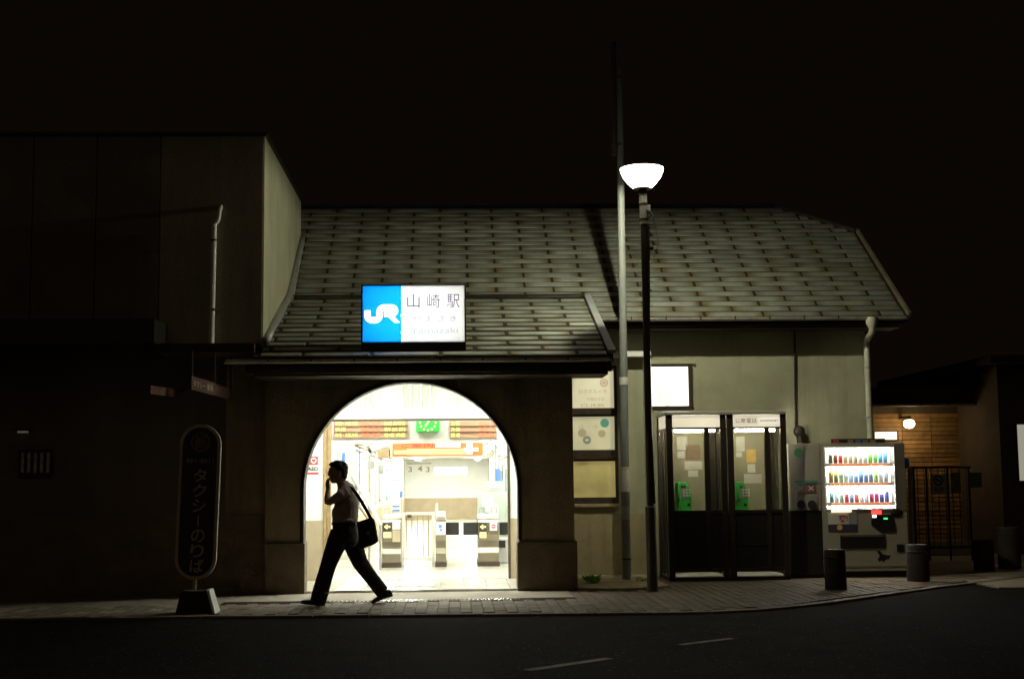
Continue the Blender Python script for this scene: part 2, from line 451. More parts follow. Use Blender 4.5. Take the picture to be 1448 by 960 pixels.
# --- roof planes
YE = 19.25; e1 = at(1283, 443, YE); VX = e1.x; ZE = e1.z
lo, hi = 19.5, 23.0
for _ in range(50):
    mid = (lo+hi)/2
    if ax(1210, 325, mid) < VX: lo = mid
    else: hi = mid
YJ = lo; ZJ = az(1210, 325, YJ)
SL = (ZJ-ZE)/(YJ-YE)                       # slope of the main roof
lo, hi = YJ, YJ+4
for _ in range(50):
    mid = (lo+hi)/2
    if az(760, 290, mid) > ZE + SL*(mid-YE): lo = mid
    else: hi = mid
YR = lo; ZR = ZE + SL*(YR-YE)
XH = ax(1095, 288, YR)
print('ROOF', 'VX', VX, 'ZE', ZE, 'YJ', YJ, 'ZJ', ZJ, 'slope deg', math.degrees(math.atan(SL)), 'YR', YR, 'ZR', ZR, 'XH', XH)
BX = ax(373, 330, 17.25)                   # right side of the annex box
XRL = BX - 1.4
def zr(y): return ZE + SL*(y-YE)
T = .10
rf = MB()
fr = [(XRL, YE, ZE), (VX, YE, ZE), (VX, YJ, ZJ), (XH, YR, ZR), (XRL, YR, ZR)]
n = len(fr)
rf.add([(x, y, z-.035) for x, y, z in fr] + [(x, y, z-.035-T) for x, y, z in fr],
       [tuple(range(n)), tuple(range(2*n-1, n-1, -1))] + [(i, n+i, n+(i+1) % n, (i+1) % n) for i in range(n)])
roof_o = rf.build('main_roof', 'underlay', st)
YB = 2*YR - YE; YJB = 2*YR - YJ
bk = [(XRL, YR, ZR-.04), (XH, YR, ZR-.04), (VX, YJB, ZJ-.04), (VX, YB, ZE-.04), (XRL, YB, ZE-.04)]
MB().add(bk + [(x, y, z-T) for x, y, z in bk], [(0, 1, 2, 3, 4), (9, 8, 7, 6, 5)] + [(i, 5+i, 5+(i+1) % 5, (i+1) % 5) for i in range(5)]).build('rear_slope', 'underlay', roof_o)
hp = [(VX, YJ, ZJ-.03), (VX, YJB, ZJ-.03), (XH, YR, ZR-.03)]
MB().add(hp + [(x, y, z-T) for x, y, z in hp], [(0, 1, 2), (5, 4, 3), (0, 3, 4, 1), (1, 4, 5, 2), (2, 5, 3, 0)]).build('hip_slope', 'roof_tile', roof_o)

def tile_mesh(w, d, th, clip=None):
    """slate: slightly cambered slab, thicker at the lower edge, softened rim; local x along the eave, y up the slope"""
    b = .008
    me = bpy.data.meshes.new('roof_tile')
    vs = [(-w/2, 0, 0), (w/2, 0, 0), (w/2, d, -.006), (-w/2, d, -.006), (-w/2, 0, th-b), (w/2, 0, th-b), (w/2, d, th*.35), (-w/2, d, th*.35),
          (-w/2+b*2, b, th), (w/2-b*2, b, th), (w/2-b*2, d, th*.45), (-w/2+b*2, d, th*.45)]
    fs = [(0, 1, 5, 4), (1, 2, 6, 5), (3, 0, 4, 7), (4, 5, 9, 8), (5, 6, 10, 9), (7, 4, 8, 11), (8, 9, 10, 11), (2, 3, 7, 11, 10, 6)]
    me.from_pydata(vs, [], fs); me.materials.append(MATS['roof_tile']); me.update(); return me

TILES = {}
def lay(parent, x_left, x_right, y0, z0, slope, length, rows, expose_gap, tw, side_gap, phase=0, xr_fn=None, th=.026):
    ang = math.atan(slope); cs, sn = math.cos(ang), math.sin(ang)
    pitch = length/rows; off = wloc(parent)
    for r in range(rows):
        yy = y0 + cs*pitch*r; zz = z0 + sn*pitch*r
        xr = xr_fn(yy + cs*pitch*.5) if xr_fn else x_right
        x = x_left - tw + (tw/2 if (r+phase) % 2 else 0) + .12
        while x < xr:
            a, b = max(x, x_left), min(x+tw, xr)
            if b - a > .06:
                w = round(b-a-side_gap, 3); key = (w, round(pitch*expose_gap, 4), th)
                if key not in TILES: TILES[key] = tile_mesh(w, pitch*expose_gap, th)
                o = bpy.data.objects.new('roof_tile', TILES[key]); COL.objects.link(o); o.parent = parent
                o.location = Vector(((a+b)/2 + random.uniform(-.006, .006), yy, zz - .034 + random.uniform(-.002, .004))) - off
                o.rotation_euler = (ang + random.uniform(-.012, .008), random.uniform(-.003, .003), random.uniform(-.002, .002))
            x += tw
SLEN = math.hypot(YR-YE, ZR-ZE)
def xr_main(y): return VX-.03 if y < YJ else VX-.03 + (XH-VX)*(y-YJ)/(YR-YJ)
# porch roof plane
d_ = ray(832, 421)
t_ = (ZE - HC - SL*YE)/(d_.z - SL*d_.y)
YPU = d_.y*t_; ZPU = zr(YPU); PVX = d_.x*t_
YPE = 16.72; ZPE = az(640, 499, YPE); PSL = (ZPU+.03-ZPE)/(YPU-YPE)
PVX = max(PVX, ax(864, 498, YPE))
print('PORCH', 'YPU', YPU, 'ZPU', ZPU, 'slope', math.degrees(math.atan(PSL)), 'ZPE', ZPE, 'PVX', PVX)
lay(roof_o, BX-.9, VX-.03, YE, ZE, SL, SLEN*.985, 24, .80, .86, .042, 0, xr_main, th=.013)
pr = MB(); PXL = BX-.05
pp = [(PXL, YPE, ZPE), (PVX, YPE, ZPE), (PVX, YPU, ZPU+.03), (PXL, YPU, ZPU+.03)]
pr.add([(x, y, z-.035) for x, y, z in pp] + [(x, y, z-.035-.09) for x, y, z in pp],
       [(0, 1, 2, 3), (7, 6, 5, 4)] + [(i, 4+i, 4+(i+1) % 4, (i+1) % 4) for i in range(4)])
proof_o = pr.build('porch_roof', 'underlay', st)
lay(proof_o, PXL+.06, PVX-.05, YPE, ZPE, PSL, math.hypot(YPU-YPE, ZPU+.03-ZPE), 13, .70, .86, .05, 1, th=.016)
# ridge, hip and verge trims, flashings
def bar(name, a, b, w, h, m, parent, lift=0.0, bevel=.008):
    a, b = Vector(a), Vector(b); t = (b-a).normalized(); s_ = t.cross(Vector((0, 0, 1))).normalized(); u = s_.cross(t)
    return MB().obox(a - s_*w/2 + u*lift, b-a, s_*w, u*h).build(name, m, parent, bevel=bevel)
bar('ridge_cap', (XRL, YR, ZR-.03), (XH, YR, ZR-.03), .14, .05, 'underlay', roof_o)
bar('hip_cap', (XH, YR, ZR-.03), (VX, YJ, ZJ-.03), .09, .04, 'underlay', roof_o)
bar('verge_board', (VX+.02, YJ, ZJ-.06), (VX+.02, YE-.02, ZE-.06), .045, .08, 'stucco_plinth', roof_o)
bar('verge_flashing', (PVX-.02, YPU, ZPU+.01), (PVX-.02, YPE-.02, ZPE-.02), .10, .05, 'roof_metal', proof_o)
bar('fascia', (BX, YE+.05, ZE-.17), (VX-.05, YE+.05, ZE-.17), .03, .10, 'dark_wood', roof_o)
bar('porch_fascia', (PXL-.1, YPE+.06, ZPE-.24), (PVX-.02, YPE+.06, ZPE-.24), .03, .12, 'dark_wood', proof_o)
MB().box(PXL, PVX-.06, YPE+.08, YF-.005, ZPE-.27, ZPE-.22).build('porch_soffit', 'dark_wood', proof_o)
MB().prism([(BX, ZE-.20), (VX-.1, ZE-.20), (VX-.1, ZE-.165), (BX, ZE-.165)], YE+.07, YM-.005).build('soffit', 'dark_wood', roof_o)
bar('top_flashing', (PXL+.1, YPU-.02, ZPU+.025), (PVX-.04, YPU-.02, ZPU+.025), .06, .03, 'underlay', proof_o)
# gutters: half-round troughs with brackets
def gutter(name, x0, x1, y, z, r, m, parent, joints=0):
    mb = MB(); n = 8
    prof = [(math.cos(math.pi + math.pi*k/n)*r, math.sin(math.pi + math.pi*k/n)*r) for k in range(n+1)]
    prof2 = [(p[0]*.86, p[1]*.86) for p in prof[::-1]]
    loop = prof + prof2; k_ = len(loop)
    mb.add([(x0, y+a, z+b) for a, b in loop] + [(x1, y+a, z+b) for a, b in loop],
           [(i, (i+1) % k_, k_+(i+1) % k_, k_+i) for i in range(k_)] + [tuple(range(k_-1, -1, -1)), tuple(range(k_, 2*k_))])
    g = mb.build(name, m, parent, smooth=40)
    nj = max(2, int((x1-x0)/.5))
    for i in range(nj+1):
        x = x0 + (x1-x0-.03)*i/nj
        MB().box(x, x+.02, y-r-.004, y-r+.012, z-.03, z+.02).build('gutter_bracket', 'dark_trim', g)
    return g
gutter('main_gutter', PVX+.05, VX-.02, YE-.045, ZE-.055, .05, 'gutter', st)
gutter('porch_gutter', xL-.4, PVX-.03, YPE-.05, ZPE-.075, .05, 'gutter', st)
MB().tube([(PVX-.06, YPE-.04, ZPE-.05), (PVX-.06, YPE-.04, ZPE-.24)], .035).build('gutter_outlet', 'dark_trim', proof_o)
# flashing folded up along the annex wall (irregular strip)
fl = [(17.25, 0), (17.9, 0), (18.6, 0), (19.2, 0), (YPU, 0), (20.4, 0), (21.0, 0), (21.35, 0)]
def zroof(y): return max(ZPE + PSL*(y-YPE) if y < YPU else 0, zr(y) if y > YE else 0)
fm = MB()
ptsA = [Vector((BX+.045, y, zroof(y)+.03+random.uniform(-.012, .012))) for y, _ in fl]
fm.tube(ptsA, [.055, .05, .06, .05, .065, .05, .045, .04], 8); fm.build('wall_flashing', 'zinc', st, smooth=True)

# --- main front wall with the two window openings
def wall_grid(x0, x1, z0, z1, y0, y1, holes, mb=None):
    mb = mb or MB()
    xs = sorted({x0, x1, *[h[0] for h in holes], *[h[1] for h in holes]}); zs = sorted({z0, z1, *[h[2] for h in holes], *[h[3] for h in holes]})
    for a, b in zip(xs, xs[1:]):
        for c, d in zip(zs, zs[1:]):
            cx_, cz_ = (a+b)/2, (c+d)/2
            if any(h[0] < cx_ < h[1] and h[2] < cz_ < h[3] for h in holes): continue
            mb.box(a, b, y0, y1, c, d)
    return mb
XW = ax(1228, 600, YM)
w1 = (ax(806, 600, YM), ax(873, 600, YM), az(840, 712, YM), az(840, 517, YM))
w2 = (ax(916, 545, YM), ax(979, 545, YM), az(950, 577, YM), az(950, 515, YM))
wall_grid(xR-.001, XW, 0, ZE-.16, YM, YM+.15, [w1, w2]).build('front_wall', 'wall_green', st)
zd = az(900, 726, YM)
MB().box(xR, XW, YM-.012, YM-.001, 0, min(zd, w1[2])-.002).build('wall_base', 'wall_dado', st)
# gable end, back and office room behind the windows
gb = [(YM+.15, 0), (YB-.5, 0), (YB-.5, ZE-.2), (YJB, ZJ-.18), (YJ, ZJ-.18), (YM+.15, zr(YM+.15)-.2)]
MB().add([(XW, y, z) for y, z in gb] + [(XW-.15, y, z) for y, z in gb], [(0, 1, 2, 3, 4, 5), (11, 10, 9, 8, 7, 6)] + [(i, 6+i, 6+(i+1) % 6, (i+1) % 6) for i in range(6)]).build('gable_wall', 'wall_green', st)
MB().box(xR+.4, XW-.16, YB-.65, YB-.5, 0, ZE-.2).build('back_wall', 'wall_green', st)

def quad(px0, px1, py0, py1, Y, dy=.006):
    pm_ = ((px0+px1)/2, (py0+py1)/2)
    return (ax(px0, pm_[1], Y), ax(px1, pm_[1], Y), Y-dy, Y, az(pm_[0], py1, Y), az(pm_[0], py0, Y))
def lit_pane(mb_box, m, parent): return MB().box(*mb_box).build('pane', m, parent)
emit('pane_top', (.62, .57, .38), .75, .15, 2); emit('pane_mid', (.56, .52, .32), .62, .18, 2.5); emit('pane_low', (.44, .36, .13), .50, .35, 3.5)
emit('pane_white', (1, .98, .9), 1.6)
# tall window: dark timber frame, three frosted panes
wf = MB(); fx0, fx1, fz0, fz1 = w1
fw_ = .05
panes = [(az(840, 577, YM), az(840, 521, YM), 'pane_top'), (az(840, 636, YM), az(840, 586, YM), 'pane_mid'), (az(840, 703, YM), az(840, 649, YM), 'pane_low')]
px0, px1 = ax(808.5, 600, YM), ax(869, 600, YM)
wall_grid(fx0+.001, fx1-.001, fz0+.001, fz1-.001, YM-.03, YM+.10, [(px0, px1, a, b) for a, b, _ in panes], wf)
win = wf.build('tall_window', 'dark_wood', st)
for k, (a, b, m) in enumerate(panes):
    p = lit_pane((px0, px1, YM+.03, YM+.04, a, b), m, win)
    MB().box(px0, px1, YM+.005, YM+.028, b-.03, b).build('pane_rail', 'dark_wood' if k else 'white_paint', win)
MB().box(fx0-.02, fx1+.03, YM-.07, YM+.0, fz0-.05, fz0-.001).build('window_sill', 'wall_dado', win, bevel=.008)
yT = YM+.026
def disc(mb, c, r, y, n=20, r2=0):
    if r2:
        mb.add([(c[0]+math.cos(k*6.28318/n)*q, y, c[1]+math.sin(k*6.28318/n)*q) for q in (r, r2) for k in range(n)],
               [(k, (k+1) % n, n+(k+1) % n, n+k) for k in range(n)])
    else: mb.add([(c[0]+math.cos(k*6.28318/n)*r, y, c[1]+math.sin(k*6.28318/n)*r) for k in range(n)], [tuple(range(n))])
emit('sticker_rose', (.58, .42, .28), .52); emit('sticker_sand', (.48, .42, .22), .42); emit('sticker_pale', (.60, .56, .36), .60); emit('sticker_teal', (.14, .42, .28), .30); emit('sticker_grey', (.30, .34, .26), .30)  # stickers glow by themselves in place of room light shining through
def dpt(px, py): p = at(px, py, yT); return (p.x, p.z)
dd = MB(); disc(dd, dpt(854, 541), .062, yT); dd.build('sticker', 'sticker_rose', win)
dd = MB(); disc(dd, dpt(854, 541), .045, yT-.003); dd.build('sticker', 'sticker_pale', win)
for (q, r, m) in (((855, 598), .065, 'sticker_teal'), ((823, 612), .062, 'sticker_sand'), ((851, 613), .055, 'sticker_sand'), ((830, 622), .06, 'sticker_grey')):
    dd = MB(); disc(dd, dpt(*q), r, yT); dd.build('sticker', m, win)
def arrow(c, s, y, m, parent, flip=1, name='arrow'):
    a = MB(); x, z = c
    a.add([(x-flip*s, y, z), (x+flip*.05*s, y, z-s*.85), (x+flip*.05*s, y, z-s*.3), (x+flip*s, y, z-s*.3), (x+flip*s, y, z+s*.3), (x+flip*.05*s, y, z+s*.3), (x+flip*.05*s, y, z+s*.85)], [(0, 1, 2, 3, 4, 5, 6)])
    return a.build(name, m, parent)
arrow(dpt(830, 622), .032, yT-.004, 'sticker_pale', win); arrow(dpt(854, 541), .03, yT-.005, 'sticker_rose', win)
mirror = Matrix.Scale(-1, 3, Vector((1, 0, 0)))
emit('ink_faint', (.50, .45, .30), .42)  # lettering glows too, standing in for the light behind it
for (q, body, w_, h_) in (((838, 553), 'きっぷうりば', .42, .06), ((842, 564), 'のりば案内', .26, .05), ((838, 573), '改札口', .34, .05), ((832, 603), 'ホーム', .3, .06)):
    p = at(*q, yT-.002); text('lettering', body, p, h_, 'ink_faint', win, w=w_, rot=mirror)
# small lit window
wf = MB(); a0, a1, b0, b1 = w2
h2 = (ax(920, 545, YM), ax(973.5, 545, YM), az(950, 574, YM), az(950, 518.5, YM))
wall_grid(a0+.001, a1-.001, b0+.001, b1-.001, YM-.035, YM+.10, [h2], wf); win2 = wf.build('small_window', 'dark_wood', st)
lit_pane((h2[0], h2[1], YM+.02, YM+.03, h2[2], h2[3]), 'pane_white', win2)
emit('pane_shade', (1, .97, .86), .78)  # weak glow of the sheets stands in for light through paper
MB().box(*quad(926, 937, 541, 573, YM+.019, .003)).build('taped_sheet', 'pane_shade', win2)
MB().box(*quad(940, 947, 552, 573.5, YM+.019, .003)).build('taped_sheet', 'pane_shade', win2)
MB().box(a0-.04, a1+.05, YM-.05, YM-.002, b1+.001, b1+.05).build('window_hood', 'wall_green', win2, bevel=.006)
# downpipe with hopper at the right corner, wall conduit
yp = YM-.09
def P(px, py, Y): return at(px, py, Y)
hop = P(1233, 449, YE-.05)
dp = MB().tube([P(1233, 462, YE-.05), P(1233.3, 467, YE-.05), P(1232.6, 470.5, YE-.02), P(1230, 474, YE+.1), P(1227.5, 477.5, yp-.1), P(1225.8, 481, yp-.01), P(1225.4, 486, yp), P(1226.5, 520, yp), Vector((P(1228, 560, yp).x+.01, yp, 0.05))], .045, 12).build('downpipe', 'cream_pvc', st, smooth=50)
MB().lathe(P(1233, 464, YE-.05), [(.05, 0), (.06, .03), (.085, .07), (.085, .16), (.07, .16)], 14).build('hopper', 'cream_pvc', dp, smooth=40)
for py in (520, 590):
    q = P(1226.5, py, yp); MB().tube([q-Vector((0, 0, .012)), q+Vector((0, 0, .012))], .052, 12).build('pipe_clip', 'zinc', dp)
cb = MB().tube([P(1123.5, 468, YM-.03), P(1125, 606, YM-.03)], .014, 8).build('wall_conduit', 'dark_trim', st)
MB().ell(P(1130, 610, YM-.09), (.09, .07, .09), 10, 7).build('alarm_bell', 'dark_trim', cb, smooth=True)
MB().tube([P(1130, 612, YM-.09), P(1132, 626, YM-.09)], .05, 8).build('bell_mount', 'dark_trim', cb)

# --- inner wall behind the porch: panels, posts, beam, transom
ix0, ix1 = ax(457, 700, YI), ax(721, 700, YI)
zb0, zb1 = az(590, 592, YI), az(590, 577, YI)
FZ = .03
hx0, hx1 = xL+.1, aR+.32
zdl = az(440, 736, YI)
for (a, b) in ((hx0, ix0-.001), (ix1+.001, hx1)):
    MB().box(a, b, YI, YI+.12, zdl, 2.98).build('inner_wall', 'inner_white', st)
    MB().box(a, b, YI-.015, YI+.12, 0, zdl-.002).build('inner_dado', 'inner_dado', st)
MB().box(ix0, ax(462, 700, YI), YI-.03, YI+.14, 0, zb0-.03).build('door_post', 'tan_wood', st, bevel=.008)
MB().box(ax(462.2, 700, YI), ax(468, 700, YI), YI-.01, YI+.1, 0, zb0-.03).build('door_post', 'tan_wood', st, bevel=.008)
MB().box(ax(718, 700, YI), ix1, YI-.03, YI+.14, 0, zb0-.03).build('door_post', 'dark_wood', st, bevel=.008)
MB().box(ix0, ix1, YI-.03, YI+.14, zb0, zb1).build('lintel', 'cream_paint', st, bevel=.006)
MB().box(ix0, ix1, YI-.02, YI+.12, zb0-.028, zb0-.001).build('door_track', 'dark_wood', st)
mu = [ix0, ax(480, 560, YI), ax(505.5, 560, YI), ax(520, 560, YI), ax(531, 560, YI), ax(568, 560, YI), ax(580, 560, YI), ax(595, 560, YI), ax(608, 560, YI), ax(643, 560, YI), ax(656, 560, YI), ax(669, 560, YI), ax(690, 560, YI), ix1]
for x in mu:
    MB().box(x-.014, x+.014, YI+.0, YI+.09, zb1+.001, 2.975).build('transom_bar', 'cream_paint', st)
lightbox('frosted', (.75, .78, .72))
for x, x2 in zip(mu, mu[1:]):
    MB().box(x+.015, x2-.015, YI+.04, YI+.046, zb1+.002, 2.97).build('transom_pane', 'frosted', st)
MB().box(hx0, hx1, YI+.12, YI+.14, 2.99, 3.3).build('upper_wall', 'inner_white', st)

# ================================================================== hall behind the arch
emit('tube_white', (.94, 1, .94), 60); emit('tube_porch', (.94, 1, .93), 100); emit('tube_passage', (.94, 1, .94), 150)
floor_o = structure(MB().box(hx0, hx1, YF+.02, YI+.02, -.05, .012).build('porch_floor', 'floor_base'))
tw_ = .30; nx = int((hx1-hx0)/tw_); ny = 6; td = (YI-YF-.03)/ny
tm = bpy.data.meshes.new('floor_tile')
mb = MB().box(-tw_/2+.003, tw_/2-.003, -td/2+.003, td/2-.003, -.012, .012); tm.from_pydata(mb.v, [], mb.f)
tm.materials.append(MATS['floor_tile'])
for i in range(nx):
    for j in range(ny):
        o = bpy.data.objects.new('floor_tile', tm); COL.objects.link(o); o.parent = floor_o
        o.location = (hx0+.05+tw_*(i+.5), YF+.04+td*(j+.5), .014 + random.uniform(-.001, .001))
hall_o = structure(MB().box(-3.4, 2.9, YI+.021, 51, -.05, FZ).build('hall_floor', 'floor_tile'))
# tactile strip running in from the pavement
tp, tq = gnd(472, 835, .03), gnd(508, 812, .03)
tac = MB(); dv = (tq-tp); sd = Vector((.33, 0, 0))
for k in range(6):
    a = tp + dv*(k/6); b = tp + dv*((k+.96)/6)
    tac.obox(a + Vector((0, 0, -.004)), sd, b-a, (0, 0, .006))
tac.build('tactile_strip', 'tactile', floor_o)
tq2 = gnd(556, 829, .03); tq3 = gnd(615, 824, .03)
MB().box(tq2.x, tq3.x, tq2.y, tq3.y, .026, .034).build('tactile_strip', 'tactile', floor_o)

hall = thing('station_hall', 'bright white walled ticket hall and passage beyond the arched entrance', 'hall', (0, 22, 0))
PX0, PX1, PYB, PCZ = -1.80, 1.28, 50.0, 2.22
MB().box(-3.4, -3.3, YI+.15, 24.5, FZ, 3.2).build('side_wall', 'inner_white', hall)
MB().box(2.8, 2.9, YI+.15, 24.5, FZ, 3.2).build('side_wall', 'inner_white', hall)
MB().box(-3.4, 2.9, YI+.15, 24.5, 3.2, 3.28).build('ceiling', 'inner_white', hall)
MB().box(-3.29, PX0, 24.5, 24.6, FZ, 3.2).build('end_wall', 'cream_paint', hall)
MB().box(PX1, 2.79, 24.5, 24.6, FZ, 3.2).build('end_wall', 'cream_paint', hall)
MB().box(PX0, PX1, 24.5, 24.6, PCZ, 3.2).build('end_lintel', 'cream_paint', hall)
MB().box(PX0-.1, PX0, 24.61, PYB, FZ, PCZ).build('passage_wall', 'cream_paint', hall)
MB().box(PX1, PX1+.1, 24.61, PYB, FZ, PCZ).build('passage_wall', 'cream_paint', hall)
MB().box(PX0, PX0+.015, 24.62, PYB-.02, FZ, FZ+.78).build('passage_dado', 'inner_dado', hall)
MB().box(PX1-.015, PX1, 24.62, PYB-.02, FZ, FZ+.78).build('passage_dado', 'inner_dado', hall)
MB().box(PX0-.1, PX1+.1, 24.61, PYB, PCZ+.001, PCZ+.08).build('passage_ceiling', 'cream_paint', hall)
MB().box(PX0-.1, PX1+.1, PYB, PYB+.1, FZ, PCZ).build('far_wall', 'inner_white', hall)
MB().box(PX0+.016, PX1-.016, PYB-.016, PYB-.001, FZ, FZ+.78).build('far_dado', 'inner_dado', hall)
# conduits and boxes on the passage wall
for k, (y, z0, z1) in enumerate(((25.4, 1.0, 2.15), (26.6, .9, 2.15), (28.4, 1.2, 2.15), (30.5, .9, 2.15))):
    MB().tube([(PX0+.03, y, z0), (PX0+.03, y, z1)], .016, 8).build('conduit', 'zinc', hall)
for k, zz in enumerate((2.0, 2.08, 2.14)):
    MB().tube([(PX0+.04, 24.7, zz), (PX0+.04, 40, zz)], .02, 8).build('conduit', 'tan_wood' if k == 1 else 'zinc', hall)
    MB().tube([(PX1-.04, 24.7, zz), (PX1-.04, 40, zz)], .02, 8).build('conduit', 'zinc', hall)
for (px, py, w_, h_, m) in ((525, 657, .12, .14, 'zinc'), (539, 664, .10, .16, 'zinc'), (542, 641, .2, .16, 'tan_wood'), (554, 640, .1, .12, 'dark_wood')):
    p = at(px, py, 24.3); MB().box(p.x-w_/2, p.x+w_/2, 24.24, 24.36, p.z-h_/2, p.z+h_/2).build('junction_box', m, hall)
    MB().tube([(p.x, 24.3, p.z+h_/2), (p.x, 24.3, 3.2)], .014, 6).build('conduit', 'zinc', hall)
a, b = at(512, 650, 24.0), at(538, 622, 24.0)
MB().tube([a, b], .05, 6).build('brace', 'cream_paint', hall)
a, b = at(700, 700, 24.3), at(706, 628, 24.3)
for k in range(3):
    MB().tube([a+Vector((k*.07, 0, 0)), Vector((a.x+k*.07, 24.3, 2.2)), Vector((a.x-.1+k*.07, 24.3, 2.45+.05*k)), Vector((a.x-.6, 24.3, 2.6+.06*k))], .018, 8).build('conduit', 'zinc', hall)
p = at(703, 672, 24.2); MB().box(p.x-.03, p.x+.05, 24.15, 24.25, p.z-.12, p.z+.12).build('blue_plate', 'ink_blue', hall)
# posters along the passage walls, kerb line of yellow tactile tiles
for k in range(5):
    y = 25.6+k*3.4
    MB().box(PX0+.001, PX0+.02, y, y+1.1, .95, 1.75).build('poster_frame', ('ink_blue', 'cream_paint', 'sign_orange', 'ink_teal', 'zinc')[k], hall)
    MB().box(PX0+.0205, PX0+.024, y+.06, y+1.04, 1.0, 1.7).build('poster_sheet', 'paper', hall)
    MB().box(PX1-.02, PX1-.001, y+.6, y+1.5, 1.0, 1.7).build('poster_frame', ('zinc', 'sign_orange', 'ink_teal', 'ink_blue', 'zinc')[k], hall)
# ceiling light fittings
def fitting(x, y0, y1, z, along_x=False, label='', grp='ceiling lights of the passage', w=.16, em='tube_white'):
    t = thing('ceiling_light', label, 'light', ((x if not along_x else x), (y0+y1)/2, z-.06), grp)
    if along_x: bx = (x-.6, x+.6, y0, y1)
    else: bx = (x-w/2, x+w/2, y0, y1)
    MB().box(bx[0]-.02, bx[1]+.02, bx[2]-.02, bx[3]+.02, z-.03, z-.001).build('housing', 'white_paint', t)
    MB().box(bx[0], bx[1], bx[2], bx[3], z-.06, z-.031).build('diffuser', em, t)
for k in range(6):
    y = 26 + k*4.1
    fitting(PX0+.55, y, y+1.3, PCZ, label='fluorescent ceiling light over the left side of the passage', em='tube_passage')
    fitting(PX1-.45, y, y+1.3, PCZ, label='fluorescent ceiling light over the right side of the passage', grp='ceiling lights of the passage right row', em='tube_passage')
for x in (-1.4, .8):
    fitting(x, 19.75, 19.95, 3.2, True, label='unseen ceiling light added in front of the departure board', grp='fill lights added before the departure board')  # added out of view to brighten the front of the board
    fitting(x, 21.0, 21.3, 3.2, True, label='fluorescent ceiling light above the ticket gates', grp='ceiling lights above the gates')
    fitting(x, 23.2, 23.5, 3.2, True, label='fluorescent ceiling light behind the ticket gates', grp='ceiling lights behind the gates')
fitting(arc_x-.75, 17.95, 18.2, 2.98, True, label='fluorescent ceiling light inside the porch on the defibrillator notice side', grp='ceiling lights inside the porch', em='tube_porch')
fitting(arc_x+.75, 17.95, 18.2, 2.98, True, label='fluorescent ceiling light inside the porch on the utility pole side', grp='ceiling lights inside the porch', em='tube_porch')

# AED notice on the inner wall
ae = thing('aed_notice', 'red and white AED notice on the white inner wall', 'notice', at(441, 672, YI-.004))
def quad(px0, px1, py0, py1, Y, dy=.006):
    pm_ = ((px0+px1)/2, (py0+py1)/2)
    return (ax(px0, pm_[1], Y), ax(px1, pm_[1], Y), Y-dy, Y, az(pm_[0], py1, Y), az(pm_[0], py0, Y))
MB().box(*quad(437.5, 449.5, 645, 657, YI-.001)).build('emblem_plate', 'ink_red', ae)
dd = MB(); c_ = at(443.5, 651, YI); disc(dd, (c_.x, c_.z), .042, YI-.010, 20); dd.build('emblem_disc', 'white_paint', ae)
dd = MB(); hrt = [(0, -.03), (.03, .002), (.028, .02), (.012, .026), (0, .014), (-.012, .026), (-.028, .02), (-.03, .002)]
dd.add([(c_.x+x, YI-.013, c_.z+z) for x, z in hrt], [tuple(range(8))]); dd.build('heart', 'ink_red', ae)
text('lettering', 'AED', at(442.3, 662.6, YI-.006), .055, 'ink', ae, w=.155, thick=.02)
MB().box(*quad(432.5, 450.5, 667.5, 670.5, YI-.001)).build('red_bar', 'ink_red', ae)

# departure board with clock
YB1 = 20.3
bd = thing('departure_board', 'wide white departure board with yellow and red lettering hung across the hall', 'board', at(590, 628, YB1))
MB().box(*quad(469, 703, 593.5, 627, YB1+.12, .12)).build('casing', 'white_paint', bd)
emit('led_yellow', (.72, .95, .22), 1.3); emit('led_red', (1, .16, .08), 1.4)
mat('panel_salmon', (.52, .30, .18), .6, .1, 6, 0)
for (x0, x1, rows) in ((472, 577, [('高槻・大阪方面', '20:14', '普通 西明石'), ('快速', '20:24', '新三田'), ('高槻・大阪方面', '20:29', '普通 須磨')]),
                       (636, 702, [('京都', '', '20:16'), ('方面', '', '20:21'), ('普通', '', '20:31')])):
    pn = MB().box(*quad(x0, x1, 595, 619, YB1-.001, .012)).build('display', 'panel_salmon', bd)
    for r, (a, b, c) in enumerate(rows):
        yy = 598.5 + r*8.2
        wtot = x1-x0
        if b:
            text('lettering', a, at(x0+wtot*(.17 if len(a) > 3 else .09), yy, YB1-.016), .058, 'led_yellow', pn, w=(wtot*.30 if len(a) > 3 else wtot*.14)/94)
            text('lettering', b, at(x0+wtot*.50, yy, YB1-.016), .062, 'led_red', pn, w=wtot*.26/94)
            text('lettering', c, at(x0+wtot*.82, yy, YB1-.016), .058, 'led_yellow', pn, w=wtot*.28/94)
        else:
            text('lettering', a, at(x0+wtot*.12, yy, YB1-.016), .058, 'led_yellow', pn, w=wtot*.2/94)
            text('lettering', c, at(x0+wtot*.80, yy, YB1-.016), .062, 'led_red', pn, w=wtot*.36/94)
        if r: MB().box(*quad(x0, x1, yy-4.6, yy-3.8, YB1-.013, .012)).build('row_divider', 'ink', pn)
mat('clock_green', (.05, .62, .08), .5, .03, 4, 0)
ck = MB().box(*quad(588.5, 621.5, 590, 610.5, YB1-.003, .05)).build('clock', 'clock_green', bd, bevel=.012)
cc = at(605, 597.5, YB1-.06); emit('dial', (.80, 1, .45), .9)
for k in range(12):
    a = k*math.pi/6; dd = MB(); disc(dd, (cc.x+math.sin(a)*.118, cc.z+math.cos(a)*.118*(.95)), .017, YB1-.057, 10); dd.build('hour_mark', 'dial', ck)
for a, l, w_ in ((math.radians(35), .085, .022), (math.radians(218), .07, .026)):
    hd = MB(); add_stroke(hd, [(cc.x, cc.z), (cc.x+math.sin(a)*l, cc.z+math.cos(a)*l)], w_, YB1-.060); hd.build('clock_hand', 'dial', ck)
